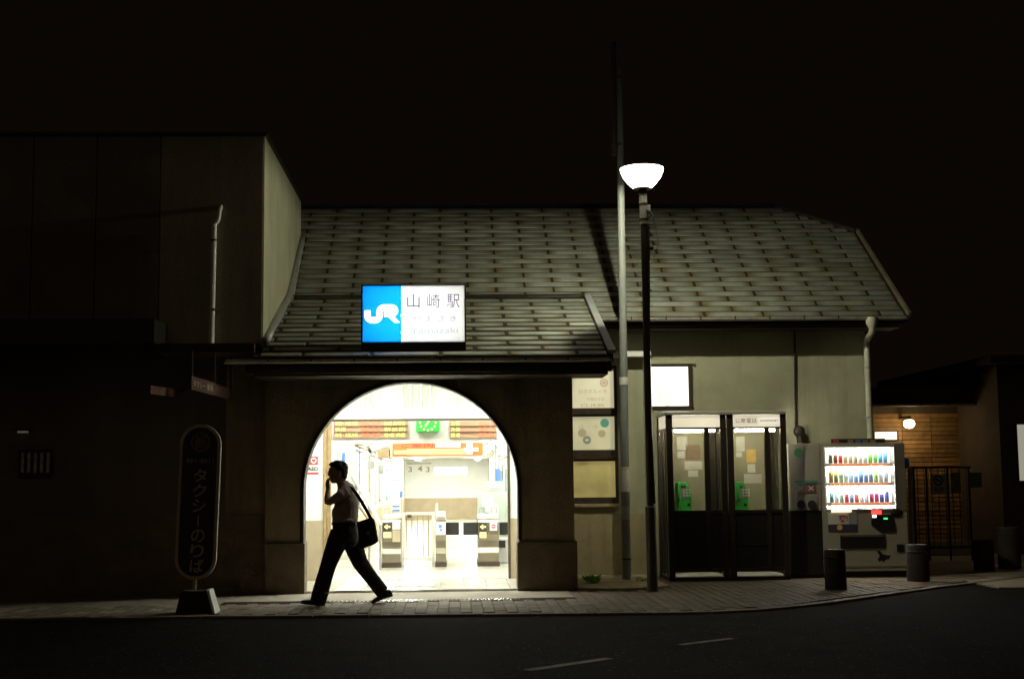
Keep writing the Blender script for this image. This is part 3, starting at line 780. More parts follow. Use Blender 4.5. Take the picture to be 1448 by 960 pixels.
MB().box(ax(703.5, 615, YI+.3), ax(717.5, 615, YI+.3), YI+.25, YI+.3, az(710, 643, YI+.3), az(710, 594, YI+.3)).build('side_panel', 'white_paint', bd)
for px in (480, 695):
    p = at(px, 594, YB1+.06); MB().tube([p, (p.x, p.y, 3.2)], .012, 6).build('hanger', 'zinc', bd)

YO = 21.3
ob = thing('route_board', 'orange lit route board in a cream frame hanging behind the departure board', 'board', at(618, 646, YO))
MB().box(*quad(552, 686, 622, 647, YO+.08, .08)).build('frame', 'cream_paint', ob)
emit('route_orange', (1, .20, .05), .45); emit('route_pale', (1, .42, .22), .7); emit('route_white', (1, .95, .88), 1.2); emit('route_yellow', (1, .72, .25), .8)
MB().box(*quad(555, 682.5, 624.5, 644, YO-.001, .006)).build('face', 'route_orange', ob)
MB().box(*quad(575, 660, 634, 643, YO-.009, .004)).build('print_band', 'route_pale', ob)
MB().box(*quad(616, 651, 625.5, 632, YO-.009, .004)).build('print_band', 'route_white', ob)
MB().box(*quad(656, 676, 633, 638, YO-.009, .004)).build('print_band', 'route_white', ob)
MB().box(*quad(660, 668, 626, 642, YO-.015, .004)).build('print_band', 'route_white', ob)
MB().box(*quad(557, 612, 636.5, 642, YO-.015, .004)).build('print_band', 'route_yellow', ob)
text('lettering', 'ご案内', at(590, 629.5, YO-.018), .07, 'ink_red', ob, w=.5)
for px in (560, 678):
    p = at(px, 622, YO+.04); MB().tube([p, (p.x, p.y, 3.2)], .012, 6).build('hanger', 'zinc', ob)
# two cameras under the board
def cctv(px, py, Y, ang, label):
    c = at(px, py, Y); t = thing('security_camera', label, 'camera', c)
    d = Vector((math.cos(ang), -.5, math.sin(ang))).normalized()
    MB().tube([c-d*.14, c+d*.12, c+d*.15], [.05, .055, .055], 12).build('body', 'white_paint', t, smooth=40)
    MB().tube([c+d*.15, c+d*.17], [.035, .035], 12).build('lens', 'ink', t)
    MB().tube([c+Vector((0, 0, .04)), Vector((c.x-.03, Y, 3.2))], .016, 8).build('mount', 'white_paint', t)
cctv(535.5, 632.5, 20.9, math.radians(200), 'white security camera on a bracket under the departure board')
# hanging platform sign in the passage
hs = thing('platform_sign', 'white lit sign hanging from the passage ceiling', 'sign', at(636, 672, 36))
emit('sign_glow', (.92, .95, 1), 1.2)
MB().box(*quad(614, 660, 661, 671.5, 36.1, .1)).build('panel', 'sign_glow', hs)
MB().box(*quad(614, 660, 659.8, 660.9, 36.1, .1)).build('frame', 'zinc', hs)
pn_ = thing('platform_numbers', 'small brown figures 3 4 3 hanging from a rail in the passage', 'sign', at(598, 668, 30))
text('numeral', '3', at(580, 663.5, 30), .12, 'tan_wood', pn_, w=.08, thick=.02)
text('numeral', '4', at(594, 662.5, 30), .12, 'tan_wood', pn_, w=.10, thick=.02)
text('numeral', '3', at(605, 663.5, 30), .12, 'tan_wood', pn_, w=.08, thick=.02)
MB().tube([at(576, 655.5, 30), at(610, 655, 30)], .012, 6).build('rail', 'zinc', pn_)

# ---- ticket gates
YG = 22.1
def gate_cabinet(px0, px1, pytop, label, deep=1.35, split=None):
    x0, x1 = ax(px0, 760, YG), ax(px1, 760, YG); zt = az((px0+px1)/2, pytop, YG)
    t = thing('ticket_gate', label, 'ticket gate', ((x0+x1)/2, YG, FZ), 'ticket gates')
    MB().box(x0-.01, x1+.01, YG-.01, YG+deep, FZ, FZ+.07).build('kick_plate', 'dark_wood', t)
    # lower body with a curved waist (profile in YZ)
    prof = [(0, .07), (0, .22), (.05, .30), (.05, .42), (.0, .5), (0, zt-FZ-.18), (.03, zt-FZ-.14), (deep, zt-FZ-.14), (deep, .07)]
    k = len(prof)
    MB().add([(x0, YG+a, FZ+b) for a, b in prof] + [(x1, YG+a, FZ+b) for a, b in prof],
             [tuple(range(k)), tuple(range(2*k-1, k-1, -1))] + [(i, k+i, k+(i+1) % k, (i+1) % k) for i in range(k)]).build('cabinet', 'steel', t, bevel=.008)
    MB().box(x0+.005, x1-.005, YG+.06, YG+deep-.05, zt-.14, zt-.08).build('top_deck', 'cream_paint', t, bevel=.01)
    return t, x0, x1, zt
emit('arrow_yellow', (1, .78, .25), 1.1)
def arrow_sign(t, px0, px1, parent=None):
    s_ = MB().box(*quad(px0, px1, 738.5, 750, YG-.004, .012)).build('arrow_panel', 'ink', t)
    c = at((px0+px1)/2, 744.5, YG); arrow((c.x, c.z), .05, YG-.020, 'arrow_yellow', s_)
    e_ = MB().box(*quad(px0+1, px1-.5, 752, 760, YG-.004, .010)).build('card_panel', 'arrow_yellow', t)
    text('lettering', 'IC', at((px0+px1)/2, 755.5, YG-.018), .035, 'ink_green', e_, w=.05)
def reader(t, px, py, w=.13):
    c = at(px, py, YG+.15); r = MB().box(c.x-w/2, c.x+w/2, YG+.08, YG+.28, c.z-.05, c.z+.035).build('card_reader', 'white_paint', t, bevel=.02)
    MB().box(c.x-w*.36, c.x+w*.36, YG+.075, YG+.079, c.z-.03, c.z-.005).build('display', 'ink', r)
    MB().tube([(c.x-w*.3, YG+.2, c.z+.035), (c.x-w*.3, YG+.2, c.z+.12), (c.x+w*.3, YG+.2, c.z+.12), (c.x+w*.3, YG+.2, c.z+.035)], .009, 6).build('sensor_hoop', 'ink_grey', r)
ga, x0, x1, zt = gate_cabinet(540, 566.5, 722, 'wide steel ticket gate with yellow arrow beside the barred fence gate')
arrow_sign(ga, 541.5, 553.5); reader(ga, 546.5, 730)
MB().box(*quad(555, 566, 737, 748, YG-.004, .012)).build('notice', 'white_paint', ga)
MB().box(*quad(555, 566, 749, 766, YG-.002, .012)).build('recess_panel', 'inner_dado', ga)
gb_, x0, x1, zt = gate_cabinet(616, 630.5, 723, 'narrow steel ticket gate with blue card notice and tall sensor post')
MB().box(*quad(616.5, 630, 738, 756, YG-.004, .012)).build('card_notice', 'white_paint', gb_)
dd = MB(); c_ = at(622.5, 744, YG); disc(dd, (c_.x, c_.z), .03, YG-.02); dd.build('logo', 'ink_blue', gb_)
dd = MB(); c_ = at(623.5, 749, YG); disc(dd, (c_.x, c_.z), .022, YG-.02); dd.build('logo', 'ink_blue', gb_)
p = at(617.6, 724, YG+.1); MB().tube([(p.x, YG+.1, p.z-.05), (p.x, YG+.1, p.z+.12), (p.x, YG+.1, p.z+.15)], [.026, .026, .012], 10).build('sensor_post', 'white_paint', gb_)
MB().box(*quad(619, 630, 722.5, 731, YG+.1, .1)).build('sensor_head', 'white_paint', gb_, bevel=.01)
def flap(t, px0, px1):
    b = quad(px0, px1, 738, 756, YG+.4, .03); w = b[1]-b[0]
    MB().box(*b).build('flap', 'black_rubber', t, bevel=.014)
flap(gb_, 630.8, 649)
gc, x0, x1, zt = gate_cabinet(676, 705.5, 722, 'wide steel ticket gate with yellow arrow and red no-entry mark')
arrow_sign(gc, 677.5, 688); reader(gc, 681.5, 729); reader(gc, 698.5, 728, .15)
MB().box(*quad(692.5, 703, 737.5, 750, YG-.004, .012)).build('notice', 'white_paint', gc)
dd = MB(); c_ = at(697.7, 744, YG); disc(dd, (c_.x, c_.z), .034, YG-.02); dd.build('no_entry_mark', 'ink_red', gc)
MB().box(c_.x-.022, c_.x+.022, YG-.026, YG-.022, c_.z-.006, c_.z+.006).build('mark_bar', 'white_paint', gc)
flap(gc, 655, 675.5); flap(gc, 706, 720)
# barred fence gate
fg = thing('fence_gate', 'cream barred fence gate standing between two ticket gates', 'gate', at(592, 796, YG+.1))
zt = az(592, 724, YG+.1); z0 = FZ
xa, xb = ax(568, 760, YG+.1), ax(615, 760, YG+.1)
for a, b in ((xa, xa+.055), (xb-.05, xb)):
    MB().box(a, b, YG+.07, YG+.13, z0, zt).build('gate_post', 'cream_paint', fg, bevel=.006)
MB().box(xa+.056, xb-.051, YG+.08, YG+.12, zt-.05, zt).build('top_rail', 'cream_paint', fg, bevel=.006)
MB().box(xa+.056, xb-.051, YG+.08, YG+.12, z0+.10, z0+.16).build('bottom_rail', 'cream_paint', fg, bevel=.006)
for px in (575, 582.5, 590.5, 598.5, 606):
    x = ax(px, 760, YG+.1); MB().tube([(x, YG+.1, z0+.16), (x, YG+.1, zt-.05)], .009, 8).build('bar', 'tan_wood', fg)
MB().box(*quad(576, 581.5, 727.5, 732, YG+.06, .03)).build('latch', 'dark_wood', fg)
# fare machines
tmn = thing('ticket_machine', 'slim white ticket machine with screen standing behind the wide gate', 'machine', at(560, 760, 24.2))
p0, p1 = ax(553, 700, 24.2), ax(566, 700, 24.2)
MB().box(p0, p1, 24.2, 24.45, FZ, az(560, 673, 24.2)).build('cabinet', 'white_paint', tmn, bevel=.01)
emit('screen_white', (.85, .92, 1), 1.5)
MB().box(*quad(554.5, 564.5, 681, 714, 24.199, .01)).build('screen', 'screen_white', tmn)
for py in (678, 715.5, 721.5): MB().box(*quad(555, 565, py-1, py+.8, 24.199, .012)).build('trim_strip', 'ink_blue' if py > 700 else 'ink_grey', tmn)
MB().box(*quad(566.2, 569.6, 694, 703, 24.22, .06)).build('side_pad', 'ink_blue', tmn)
mat('mint', (.56, .62, .52), .5, .06, 4, 0)
cab = thing('fare_adjustment_machine', 'pale green fare adjustment cabinet standing behind the red marked gate', 'machine', at(697, 745, 23.7))
MB().box(ax(676, 720, 23.7), ax(717, 720, 23.7), 23.7, 24.4, FZ, az(697, 696, 23.7)).build('cabinet', 'mint', cab, bevel=.015)
MB().box(*quad(681, 697, 702, 716, 23.699, .012)).build('notice', 'white_paint', cab)
MB().box(*quad(686, 705, 712, 724, 23.68, .012)).build('notice', 'white_paint', cab)
mo = thing('monitor_box', 'pale green box monitor standing on the fare adjustment cabinet', 'monitor', at(700, 695.7, 23.9))
MB().box(ax(688, 688, 23.8), ax(711.5, 688, 23.8), 23.8, 24.3, az(700, 695.3, 23.8), az(700, 680.5, 23.8)).build('housing', 'mint', mo, bevel=.015)
MB().box(*quad(692, 708, 690.3, 691.4, 23.799, .008)).build('slot', 'ink_grey', mo)
# slanted handrail on the left
hr = thing('handrail', 'white slanting handrail with posts along the left of the hall', 'handrail', at(520, 790, 21.6))
pa, pb = at(497, 672, 21.6), at(539, 742, 21.6)
MB().tube([pa, pb], .03, 10).build('rail', 'white_paint', hr)
MB().tube([at(497, 700, 21.6), at(533, 752, 21.6)], .02, 8).build('lower_rail', 'tan_wood', hr)
for k in (.15, .6, .97):
    q_ = pa.lerp(pb, k); MB().tube([q_, (q_.x, q_.y, FZ)], .02, 8).build('post', 'zinc', hr)
# white drum in the background right
for (px, py, lab) in ((713, 770, 'white litter box with dark flap beside the red marked ticket gate'),):
    c = at(px, py, 22.9); t = thing('litter_box', lab, 'bin', (c.x, 22.9, FZ))
    MB().box(c.x-.14, c.x+.16, 22.9, 23.2, FZ, FZ+.42).build('box', 'white_paint', t, bevel=.02)
    MB().box(c.x-.13, c.x+.02, 22.885, 22.899, FZ+.26, FZ+.38).build('flap', 'ink', t)
# tall left notice board behind the post
nb = thing('timetable_board', 'pale timetable board on the hall end wall behind the walking man', 'board', at(487, 700, 24.49))
MB().box(*quad(482, 489.5, 630, 700, 24.49, .03)).build('panel', 'white_paint', nb)
MB().box(*quad(483.5, 488, 640, 655, 24.458, .006)).build('print', 'ink_blue', nb)

# ================================================================== annex block on the left
an = thing('annex_building', 'plain dark concrete annex block with flat roof beside the slate roof', 'building', (-7, 19, 0))
YA = 17.27; BT = az(373, 190, 17.25); BB = az(373, 486, 17.25); BYB = 21.45; AXL = -16
MB().box(AXL, BX-.02, YA+.03, BYB, BB+.02, BT-.02).build('core', 'box_front', an)
xs = [AXL, ax(-140, 330, YA), ax(45, 330, YA), ax(135, 330, YA), ax(225.5, 330, YA), BX-.021]
for a, b in zip(xs, xs[1:]):
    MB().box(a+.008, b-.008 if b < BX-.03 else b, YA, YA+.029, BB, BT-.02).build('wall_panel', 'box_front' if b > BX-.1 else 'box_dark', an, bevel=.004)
ys = [YA+.002, ax(0, 0, 1)*0 + 18.75, BYB]
for a, b in zip(ys, ys[1:]):
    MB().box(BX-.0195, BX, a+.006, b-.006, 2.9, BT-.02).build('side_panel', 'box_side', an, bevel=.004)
MB().box(AXL, BX+.03, YA-.03, BYB+.03, BT-.019, BT+.03).build('coping', 'dark_trim', an, bevel=.006)
xg = ax(318, 700, YF+.12)
MB().box(xg+.004, xL-.002, YF+.12, YF+.3, 0, BB+.015).build('ground_floor_wall', 'stucco', an)
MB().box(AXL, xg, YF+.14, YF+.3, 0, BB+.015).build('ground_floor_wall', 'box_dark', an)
MB().box(AXL, xL-.01, YF+.09, YF+.119, 0, az(340, 727, YF)).build('plinth', 'stucco_plinth', an)
MB().box(AXL, ax(228, 470, 16.9), 16.5, YA+.1, az(180, 487, 16.9)-.02, az(180, 456, 16.9)).build('canopy', 'black_metal', an)
MB().box(ax(228, 470, 16.9)+.01, xL-.05, 16.75, YF+.1, az(300, 500, 16.9), az(300, 487, 16.9)).build('canopy_slab', 'dark_wood', an)
dpa = MB().tube([P(299, 486, YA-.06), P(301.5, 380, YA-.06), P(303, 317, YA-.06)], .036, 12).build('downpipe', 'white_pvc', an, smooth=50)
MB().tube([P(303, 317.5, YA-.06), P(308, 313, YA-.06), P(309.5, 309, YA-.06), P(310.5, 298, YA-.06), P(313, 292, YA+.02)], .026, 10).build('pipe_offset', 'white_pvc', dpa, smooth=50)
for py in (340, 438):
    q_ = P(302, py, YA-.06); MB().tube([q_-Vector((0, 0, .012)), q_+Vector((0, 0, .012))], .043, 12).build('pipe_clip', 'dark_trim', dpa)
# faint lit louvred window at ground level
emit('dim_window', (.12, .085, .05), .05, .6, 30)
lw = MB().box(*quad(26, 74, 636, 674, YF+.118, .02)).build('louvre_window', 'dark_wood', an)
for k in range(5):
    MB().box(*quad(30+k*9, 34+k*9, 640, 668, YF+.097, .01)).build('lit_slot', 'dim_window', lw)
emit('dim_lamp', (.2, .17, .12), .3)
wl0 = thing('porch_lamp', 'tiny dim lamp fixed to the dark annex wall above the louvred window', 'lamp', at(32, 612, YF+.119))
MB().box(*quad(22, 44, 606.5, 609, YF+.119, .1)).build('hood', 'dark_trim', wl0)
MB().box(*quad(27, 40, 609.4, 612, YF+.119, .07)).build('bulb', 'dim_lamp', wl0)

# hanging taxi box sign
tb = thing('taxi_box_sign', 'small reddish box sign with taxi lettering hung under the annex canopy', 'sign', at(296, 555, 16.4))
mat('rust_red', (.10, .038, .022), .6, .25, 8, .1)
A_, B_ = at(271, 541, 16.2), at(303, 550, 16.45); C_ = at(326, 558, 17.2)
hgt = .16
def board3(mb, a, b, h, th=.02):
    t = (b-a); n = Vector((-t.y, t.x, 0)).normalized()*th
    mb.obox(a-Vector((0, 0, h/2)), t, n, (0, 0, h)); return mb
board3(MB(), A_, B_, hgt).build('front_face', 'rust_red', tb)
board3(MB(), B_+Vector((.003, 0, 0)), C_, hgt*.9).build('side_face', 'rust_red', tb)
tv = (B_-A_).normalized(); rotT = Matrix((tv, Vector((-tv.y, tv.x, 0)), Vector((0, 0, 1)))).transposed()
emit('taxi_text', (.5, .4, .28), .12)
nrm = Vector((tv.y, -tv.x, 0)).normalized()
text('lettering', 'タクシー 乗場', (A_+B_)/2 + nrm*.006, .085, 'taxi_text', tb, w=(B_-A_).length*.86, rot=rotT)
for q_ in (A_, B_, C_): MB().tube([q_+Vector((0, .02, hgt/2-.02)), Vector((q_.x, q_.y+.02, 3.0))], .012, 6).build('hanger', 'dark_trim', tb)
bw_ = board3(MB(), at(213, 551, 16.2), at(250, 556, 16.8), .10).build('wing_board', 'rust_red', tb)
MB().tube([at(250, 552, 16.8), at(271, 548, 16.22)], .012, 6).build('tie_rod', 'dark_trim', tb)

# ================================================================== illuminated station sign on the porch roof
YS = 16.95
sg = thing('station_name_sign', 'illuminated blue and white station name box sign standing on the porch roof', 'sign', at(585, 494, YS))
sx0, sx1 = ax(512, 444, YS), ax(657.5, 444, YS); sz0, sz1 = az(585, 484, YS), az(585, 403.5, YS)
sxm = ax(568, 444, YS); D = .22
lightbox('acrylic_blue', (.05, .40, .74)); lightbox('acrylic_white', (.85, .85, .84))
emit('sign_tube', (.95, .98, 1), 150)
case = MB()
case.box(sx0, sx1, YS+D-.01, YS+D, sz0, sz1)
case.box(sx0, sx1, YS+.001, YS+D-.011, sz1-.012, sz1); case.box(sx0, sx1, YS+.001, YS+D-.011, sz0, sz0+.012)
case.box(sx0, sx0+.012, YS+.001, YS+D-.011, sz0+.013, sz1-.013); case.box(sx1-.012, sx1, YS+.001, YS+D-.011, sz0+.013, sz1-.013)
case.build('case', 'white_paint', sg)
rimm = MB(); r0 = .012
rimm.box(sx0-.012, sx1+.012, YS-.012, YS+D+.01, sz1+.001, sz1+.012); rimm.box(sx0-.012, sx0-.001, YS-.012, YS+D+.01, sz0, sz1); rimm.box(sx1+.001, sx1+.012, YS-.012, YS+D+.01, sz0, sz1)
rimm.build('frame', 'dark_trim', sg)
MB().box(sx0+.002, sxm-.001, YS-.006, YS, sz0+.002, sz1-.002).build('blue_face', 'acrylic_blue', sg)
wfce = MB().box(sxm+.001, sx1-.002, YS-.006, YS, sz0+.002, sz1-.002).build('white_face', 'acrylic_white', sg)
hh = sz1-sz0
for f_ in (.2, .5, .8):
    z = sz0 + hh*f_
    MB().tube([(sx0+.08, YS+.12, z), (sx1-.06, YS+.12, z)], .016, 8).build('lamp_tube', 'sign_tube', sg)
zb_ = az(585, 495, YS)
MB().box(sx0-.01, sx1+.01, YS-.02, YS+D+.02, zb_-.02, sz0-.002).build('base_rail', 'dark_trim', sg, bevel=.006)
for f_ in (.08, .35, .65, .92):
    x = sx0+(sx1-sx0)*f_; MB().box(x-.02, x+.02, YS+.02, YS+.2, ZPE+PSL*(YS+.02-YPE)-.03, zb_-.02).build('foot', 'dark_trim', sg)
# logo strokes traced in sign units (u 0..1 across the blue half, v 0..1 up)
def uv(u, v): return (sx0+(sxm-sx0)*u, sz0+hh*v)
yL = YS-.011
emit('logo_white', (1, 1, 1), 3.0)
lg = MB(); W_ = hh*.105
def arcuv(cu, cv, a0, a1, r=.055, n=7):
    c = uv(cu, cv); return [(c[0]+r*math.cos(math.radians(a0+(a1-a0)*i/n)), c[1]+r*math.sin(math.radians(a0+(a1-a0)*i/n))) for i in range(n+1)]
ru = .055/(sxm-sx0); rv = .055/hh
add_stroke(lg, [uv(.14, .56)] + arcuv(.14+ru, .39+rv, 180, 270) + arcuv(.44-ru, .39+rv, 270, 360) + arcuv(.44+ru, .61-rv, 180, 90) + arcuv(.83-ru*.7, .61-rv*.75, 90, -90, .041)[0:] + [uv(.56, .61-rv*1.5)], W_, yL)
a_, b_3 = uv(.60, .52), uv(.90, .37); w2_3 = W_*.62
lg.add([(a_[0]-w2_3*.2, yL-.002, a_[1]-w2_3*.3), (b_3[0]-w2_3*.9, yL-.002, b_3[1]-w2_3*.4), (b_3[0]+w2_3*.55, yL-.002, b_3[1]-w2_3*.4), (a_[0]+w2_3*1.3, yL-.002, a_[1]-w2_3*.05)], [(0, 1, 2, 3)])
lg.build('logo', 'logo_white', sg)
lightbox('ink_violet', (.10, .06, .15)); lightbox('ink_wash', (.42, .40, .47)); lightbox('ink_pale', (.56, .55, .60))
yk = YS-.010
for ch, px in (('山', 584.5), ('崎', 613), ('駅', 641)):
    text('lettering', ch, at(px, 425.5, yk), .172, 'ink_violet', sg, w=.158, thick=-.004)
text('lettering', 'や ま さ き', at(614, 450.5, yk), .07, 'ink_wash', sg, w=.56)
text('lettering', 'Yamazaki', at(614, 467, yk), .075, 'ink_pale', sg, w=.60)

# ================================================================== street lamp
YL = 17.1
lp = thing('street_lamp', 'glowing bowl street lamp on a slim brown post', 'street lamp', Vector((ax(923, 835, YL), YL, 0)))
top_c = at(908, 267, YL)
bs = top_c
# clear-bodied glowing bowl with the burner inside, under an opaque lid
lg_ = bpy.data.materials.new('lamp_glass'); lg_.use_nodes = True; N = lg_.node_tree.nodes; L = lg_.node_tree.links
N.clear(); o_ = N.new('ShaderNodeOutputMaterial'); t1 = N.new('ShaderNodeBsdfTransparent'); e1_ = N.new('ShaderNodeEmission'); mx_ = N.new('ShaderNodeMixShader')
e1_.inputs[0].default_value = (1, .93, .78, 1); e1_.inputs[1].default_value = 20; mx_.inputs[0].default_value = .35
L.new(t1.outputs[0], mx_.inputs[1]); L.new(e1_.outputs[0], mx_.inputs[2]); L.new(mx_.outputs[0], o_.inputs[0]); MATS['lamp_glass'] = lg_
emit('burner', (1, .985, .74), 22500)
MB().ell(bs+Vector((0, 0, .246)), (.025, .025, .025), 12, 8).build('burner', 'burner', lp, smooth=True)
MB().lathe(bs+Vector((0, 0, .264)), [(.286, 0), (.27, .022), (.2, .038), (.1, .044), (.02, .046)], 28).build('lid', 'pole_brown', lp, smooth=60)
MB().lathe(bs, [(.105, 0), (.13, .015), (.19, .075), (.245, .15), (.277, .225), (.283, .262)], 28).build('bowl', 'lamp_glass', lp, smooth=60)
MB().lathe(bs-Vector((0, 0, .06)), [(.052, -.01), (.056, .0), (.058, .045), (.06, .058)], 24).build('collar', 'pole_brown', lp, smooth=50)
MB().lathe(bs-Vector((0, 0, .012)), [(.098, 0), (.112, .0), (.118, .012), (.108, .018), (.098, .012)], 28).build('rim_ring', 'pole_brown', lp, smooth=50)
pT = at(909, 274, YL); pM = at(910.5, 317, YL); pB0 = at(919.5, 716, YL); pB = Vector((ax(923, 835, YL), YL, -.02))
MB().tube([pT, pM], .052, 16).build('head_sleeve', 'cream_pvc', lp, smooth=50)
for f_ in (.35, .85):
    q_ = pT.lerp(pM, f_); MB().tube([q_-Vector((0, 0, .01)), q_+Vector((0, 0, .01))], .058, 16).build('band', 'dark_trim', lp)
MB().tube([pM, pB0], [.043, .045], 16).build('post', 'pole_brown', lp, smooth=50)
MB().tube([pB0, pB], [.066, .070], 16).build('base_sleeve', 'pole_brown', lp, smooth=50)
MB().tube([pB0+Vector((0, 0, -.01)), pB0+Vector((0, 0, .012))], [.072, .06], 16).build('sleeve_collar', 'zinc', lp)
MB().tube([at(917, 320, YL-.03), at(918, 560, YL-.03), at(925.5, 712, YL-.02)], .016, 8).build('conduit', 'pole_brown', lp)
MB().box(*quad(913.5, 919, 291, 300, YL, .06)).build('photocell', 'white_pvc', lp, bevel=.008)
MB().tube([at(919, 298, YL-.03), at(923, 305, YL-.03), at(921, 312, YL-.03)], .01, 8).build('photocell_arm', 'zinc', lp)
MB().tube([at(919, 300, YL), at(926, 318, YL+.02), at(931, 345, YL), at(924, 365, YL), at(917, 352, YL)], .005, 6).build('cable', 'black_metal', lp)
MB().ell(at(921, 351, YL-.03), (.03, .03, .03), 10, 7).build('insulator', 'dark_trim', lp, smooth=True)
for py in (398, 410, 470, 505):
    q_ = at(919+(py-398)*.02, py, YL-.045); MB().box(q_.x-.018, q_.x+.018, q_.y-.01, q_.y+.02, q_.z-.012, q_.z+.012).build('clip', 'zinc', lp)

# ================================================================== grey utility pole
YP_ = 18.95
pb_ = Vector((ax(886, 819, YP_), YP_, 0)); pt_ = at(877, 200, YP_)
dirp = (pt_-pb_)/pt_.z
up_ = thing('utility_pole', 'tall pale grey steel pole rising past the eaves beside the street lamp', 'pole', pb_)
MB().tube([pb_+Vector((0, 0, -.05)), pb_+dirp*2.9, pb_+dirp*7.35], [.062, .057, .047], 18).build('shaft', 'pole_grey', up_, smooth=50)
for py, h_, m, w_ in ((539, .11, 'white_pvc', .064), (663, .012, 'paper_orange', .0645), (668, .16, 'white_pvc', .0635), (684, .22, 'paper', .0637), (725, .18, 'zinc', .0638)):
    q_ = at(886-(820-py)*.0146, py, YP_); MB().tube([q_-Vector((0, 0, h_/2)), q_+Vector((0, 0, h_/2))], w_, 16).build('sticker', m, up_, smooth=50)
q_ = at(886, 790, YP_); MB().tube([q_-Vector((0, 0, .012)), q_+Vector((0, 0, .012))], .066, 16).build('band', 'dark_trim', up_)
MB().tube([at(868.5, 220, YP_-.02), at(867.5, 60, YP_-.02)], .04, 10).build('riser_pipe', 'pole_brown', up_)
for py in (205, 110):
    q_ = at(872, py, YP_); MB().box(q_.x-.08, q_.x+.07, YP_-.06, YP_+.05, q_.z-.015, q_.z+.015).build('riser_bracket', 'pole_brown', up_)

# ================================================================== telephone booths
YBo, DB = 18.72, .90
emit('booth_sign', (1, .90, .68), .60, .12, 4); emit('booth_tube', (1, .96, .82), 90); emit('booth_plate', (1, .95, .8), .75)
bz = lambda py: az(1030, py, YBo)
def booth(px0, px1, label, letters, notices):
    x0, x1 = ax(px0, 700, YBo), ax(px1, 700, YBo); y0, y1 = YBo, YBo+DB; Wd = x1-x0
    t = thing('telephone_booth', label, 'phone booth', ((x0+x1)/2, y0, 0), 'telephone booths')
    pw = .085
    zt = bz(586); zh = bz(603.5); zg1 = bz(613); zm = bz(722)
    base = MB().box(x0+.004, x1-.004, y0+.01, y1, .0, .05).build('base', 'black_metal', t)
    MB().box(x0+.03, x1-.03, y0+.03, y1-.03, .0501, .062).build('floor_plate', 'cream_paint', t)
    for a, b in ((x0+.003, y0), (x1-.003-pw, y0), (x0+.003, y1-pw), (x1-.003-pw, y1-pw)):
        MB().box(a, a+pw, b, b+pw, .0502 if 0 else .051, zt-.001).build('post', 'bronze', t, bevel=.006)
    MB().add([(x0-.02, y0-.03, zt), (x1+.0, y0-.03, zt), (x1+.0, y1, zt), (x0-.02, y1, zt), (x0-.02, y0-.03, zt+.035), (x1+.0, y0-.03, zt+.035), (x1+.0, y1-.1, zt+.10), (x0+.04, y1-.1, zt+.10)],
             [(0, 3, 2, 1), (4, 5, 6, 7), (0, 1, 5, 4), (1, 2, 6, 5), (2, 3, 7, 6), (3, 0, 4, 7)]).build('roof', 'gutter', t, bevel=.005)
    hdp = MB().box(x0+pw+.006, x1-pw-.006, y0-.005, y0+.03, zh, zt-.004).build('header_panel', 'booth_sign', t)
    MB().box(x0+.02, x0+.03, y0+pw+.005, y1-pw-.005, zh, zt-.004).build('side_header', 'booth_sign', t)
    if letters:
        cpx = (px0+px1)/2
        text('lettering', '公衆電話', at(cpx-18, 594.5, y0-.008), .072, 'ink', hdp, w=.31)
        MB().box(*quad(cpx+1, cpx+29, 590.5, 598.5, y0-.006, .002)).build('lettering_plate', 'booth_plate', hdp)
        text('lettering', '国内国際通話兼用', at(cpx+15, 594.5, y0-.010), .04, 'ink', hdp, w=.26)
    MB().box(x0+pw+.001, x1-pw-.001, y0+.005, y0+.06, bz(606.5), zh-.001).build('head_rail', 'bronze', t)
    tb_ = MB().tube([(x0+pw+.05, y0+.11, bz(608)), (x1-pw-.06, y0+.11, bz(608))], .022, 10).build('light_tube', 'booth_tube', t)
    st_x = x0+pw + (Wd-2*pw)*.66; sw = .075
    MB().box(st_x, st_x+sw, y0+.008, y0+.055, .13, bz(606.6)).build('door_stile', 'bronze', t, bevel=.004)
    MB().box(x0+pw+.001, x1-pw-.001, y0+.012, y0+.05, zm-.03, zm+.012).build('mid_rail', 'bronze', t)
    MB().box(x0+pw+.001, x1-pw-.001, y0+.012, y0+.05, .13, .17).build('bottom_rail', 'bronze', t)
    for a, b in ((x0+pw, st_x), (st_x+sw, x1-pw)):
        MB().box(a+.001, b-.001, y0+.028, y0+.034, zm+.013, bz(606.7)).build('glass_pane', 'booth_glass', t)
        MB().box(a+.001, b-.001, y0+.026, y0+.036, .171, zm-.031).build('lower_panel', 'black_metal', t)
    MB().box(x0+pw+.02, st_x-.02, y0+.015, y0+.025, bz(771), bz(769)).build('push_bar', 'bronze', t)
    for xx in ((x0+.03),):
        MB().box(xx, xx+.006, y0+pw+.001, y1-pw-.001, zm, zh-.002).build('glass_pane', 'booth_glass', t)
        MB().box(xx-.005, xx+.012, y0+pw+.001, y1-pw-.001, .06, zm-.001).build('lower_panel', 'booth_glass', t)
        for yy in (y0+.3, y0+.6): MB().box(xx-.012, xx+.02, yy, yy+.03, .06, zh-.003).build('side_stile', 'bronze', t)
    yb = y1-.04
    mat('booth_back', (.36, .33, .22), .6, .12, 3, .1)
    MB().box(x0+pw+.01, x1-pw-.01, yb, yb+.01, zm-.1, zh).build('back_panel', 'booth_back', t)
    MB().box(x0+pw+.001, x1-pw-.001, yb+.012, yb+.03, .06, zm-.101).build('back_lower_panel', 'black_metal', t)
    for (q0, q1, r0, r1, m) in notices:
        MB().box(*quad(q0, q1, r0, r1, yb-.002, .004)).build('notice', m, t)
    shelf = MB().box(x0+pw+.01, x1-pw-.02, y1-.42, yb-.006, zm-.03, zm-.005).build('shelf', 'cream_paint', t)
    return t, x0, x1, zm, yb
